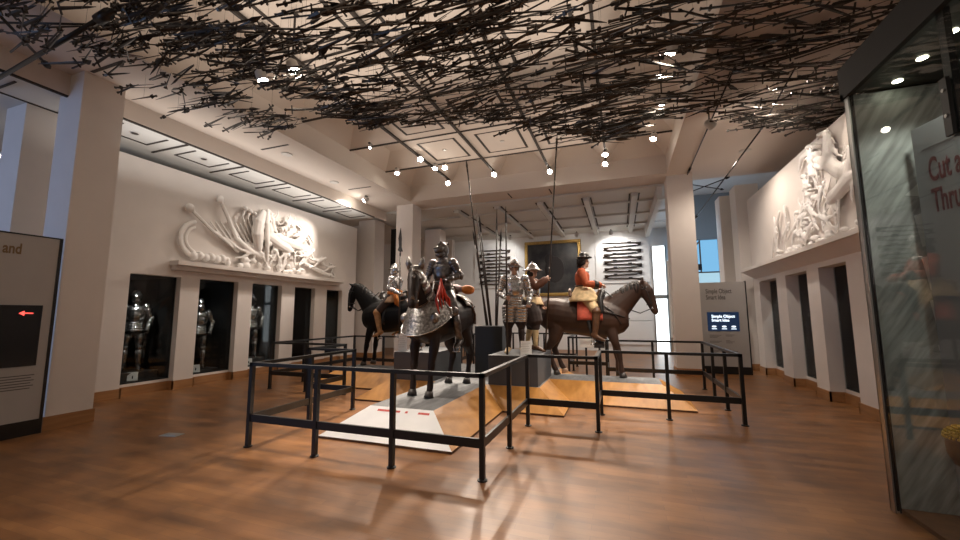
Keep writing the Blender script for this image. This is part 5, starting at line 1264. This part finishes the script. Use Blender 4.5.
# ------------------------------------------------------------------ the lamps
WARM = (1, .85, .71)
SP = [((-4.78, 4.02, 5.0), (-3.4, 4.9, .3), 'track spotlight shining through the swarm at left, the lower one', 170, 44),
      ((-4.17, 3.99, 5.0), (-2.7, 4.7, .3), 'bright track spotlight shining through the swarm beside its twin', 230, 40),
      ((.77, 5.46, 5.05), (-.2, 7.6, .3), 'spotlight among the blades at right, nearest of the right-hand row', 260, 46),
      ((.755, 6.81, 5.05), (-.6, 8.4, 1.4), 'spotlight among the blades at right, middle of the right-hand row', 200, 50),
      ((.89, 9.77, 5.72), (-.4, 8.6, 1.2), 'spotlight just below the swarm edge at right, farthest of its row', 250, 46),
      ((-.22, 10.45, 5.76), (-.8, 8.2, 1.0), 'upper spotlight of the vertical pair on the fourth track', 220, 46),
      ((-.24, 11.02, 5.72), (-1.4, 7.2, 1.2), 'lower spotlight of the vertical pair on the fourth track', 220, 46),
      ((-1.78, 11.12, 5.74), (-1.8, 7.4, 1.6), 'spotlight at the end of the third track', 300, 40),
      ((-3.38, 10.79, 5.74), (-2.9, 6.2, 1.8), 'spotlight at the end of the second track', 420, 40),
      ((-6.0, 9.66, 5.72), (-5.0, 8.4, 1.2), 'spotlight alone near the bright left beam', 260, 46),
      ((-4.90, 9.02, 5.74), (-3.2, 6.0, 1.6), 'front spotlight of the cluster on the first track', 300, 40),
      ((-4.82, 9.76, 5.74), (-4.9, 8.3, 1.2), 'left spotlight in the tight cluster on the first track', 200, 46),
      ((-4.52, 9.78, 5.74), (-3.0, 6.6, 1.6), 'right spotlight in the tight cluster on the first track', 200, 46),
      ((-4.97, 10.98, 5.72), (-3.2, 5.4, .4), 'largest lowest spotlight at the end of the first track', 420, 36)]
for p, a, l, w, an in SP: track_spot(p, a, l, w * 1.6, an)
track_spot((-5.74, 7.96, 5.76), (-4.8, 6.5, .3), 'small dim track head hanging by the coffer near the left beam', 0, 40, 'lens', .035)
# relief spots (on the aisle soffits)
track_spot((-7.6, 10.3, 5.24), (XL, 8.8, 3.65), 'spotlight on the left soffit washing the left relief', 250, 66, ztop=ZB - .01, col=(1, .88, .78))
track_spot((1.75, 8.0, 5.05), (XR, 9.6, 3.7), 'spotlight on the right soffit washing the right relief', 120, 70, ztop=ZB - .01, col=(1, .88, .78))
# back wall
track_spot((-.25, 17.35, 5.0), (-.1, 18.45, 3.9), 'bright spotlight in front of the right-hand musket rack', 90, 120, ztop=5.15, col=(1, .95, .9))
track_spot((-1.7, 17.3, 5.0), (-2.6, 18.4, 3.6), 'spotlight above the right end of the painting', 30, 100, ztop=5.15, col=(1, .95, .9))
track_spot((-4.6, 17.0, 5.0), (-5.6, 18.4, 3.8), 'spotlight above the left end of the painting', 55, 110, ztop=5.15, col=(1, .95, .9), size=.05)

def lamp(kind, name, loc, power, aim=None, col=WARM, size=.3, ang=120, sx=None, sy=None):
    L = bpy.data.lights.new(name, kind); L.energy = power; L.color = col
    if kind == 'SPOT': L.spot_size = R(ang); L.spot_blend = .8; L.shadow_soft_size = size
    elif kind == 'AREA': L.shape = 'RECTANGLE'; L.size = sx; L.size_y = sy
    else: L.shadow_soft_size = size
    o = bpy.data.objects.new(name, L); C.objects.link(o); o.location = loc
    if aim is not None: o.rotation_euler = (Vector(aim) - Vector(loc)).to_track_quat('-Z', 'Y').to_euler()
    return o
# added fill spots at soffit height, without fixtures; daylight from windows behind left
for x, y, w in ((-7.3, 6.0, 25), (-7.3, 9.0, 100), (2.6, 7.5, 110), (2.6, 10.6, 110), (2.2, 3.6, 60), (-1.4, -.4, 190), (1.0, .5, 120)):
    lamp('SPOT', 'fill_lamp', (x, y, 5.33 if abs(y) > 1.2 and y > 0 else 5.3), w, (x, y, 0), WARM, .12, 150 if y > 2 else 96)
lamp('AREA', 'daylight', (-10.2, -3.2, 4.2), 110, (-9.3, 4, 4.0), (.25, .50, 1.0), sx=2.2, sy=5)
for x, y, w in ((-6, 14.9, 80), (-2.5, 15.2, 150), (.6, 15.6, 130)): lamp('SPOT', 'fill_lamp', (x, y, 5.05), w, (x, y, 0), (1, .9, .8), .15, 160)  # more fill added to brighten the back hall
# unseen area fills added to brighten the ceilings above swarm and left niches
lamp('AREA', 'ceiling_fill', (-2.6, 3.2, 5.42), 75, (-2.6, 3.2, 9), WARM, sx=6.5, sy=6)
lamp('AREA', 'ceiling_fill', (-2.6, 9.2, 5.42), 20, (-2.6, 9.2, 9), WARM, sx=6.5, sy=3)
lamp('AREA', 'ceiling_fill', (-8.1, 7.5, 4.3), 30, (-8.1, 7.5, 6.5), (1, .93, .86), sx=1.2, sy=7)
lamp('POINT', 'fill_lamp', (3.0, 15.8, 4.5), 25, None, (.6, .78, 1), .3)
lamp('SPOT', 'case_lamp', (2.36, 3.9, 3.5), 26, (2.36, 4.0, 0), (1, .97, .88), .05, 110)
lamp('SPOT', 'case_lamp', (2.34, 3.3, 3.5), 20, (2.4, 3.6, 0), (1, .97, .88), .05, 110)
w = bpy.data.worlds.new('world'); scn.world = w; w.use_nodes = True
w.node_tree.nodes['Background'].inputs[0].default_value = (1, .83, .68, 1); w.node_tree.nodes['Background'].inputs[1].default_value = .17

scn.view_settings.view_transform = 'Standard'; scn.view_settings.look = 'None'; scn.view_settings.gamma = 1; scn.view_settings.use_curve_mapping = False
scn.view_settings.exposure = 0.68

tl = empty('tube_light', (-11.2, 3.9, 4.75), R(8), 'bright ceiling tube light beyond the columns at the far left edge', 'ceiling light')
MB().box(-.9, .9, -.05, .05, .02, .06).build('housing', M['lamp'], tl); MB().tube([(-.88, 0, 0), (.88, 0, 0)], [.025, .025], 10).build('tube', M['tube'], tl, True)
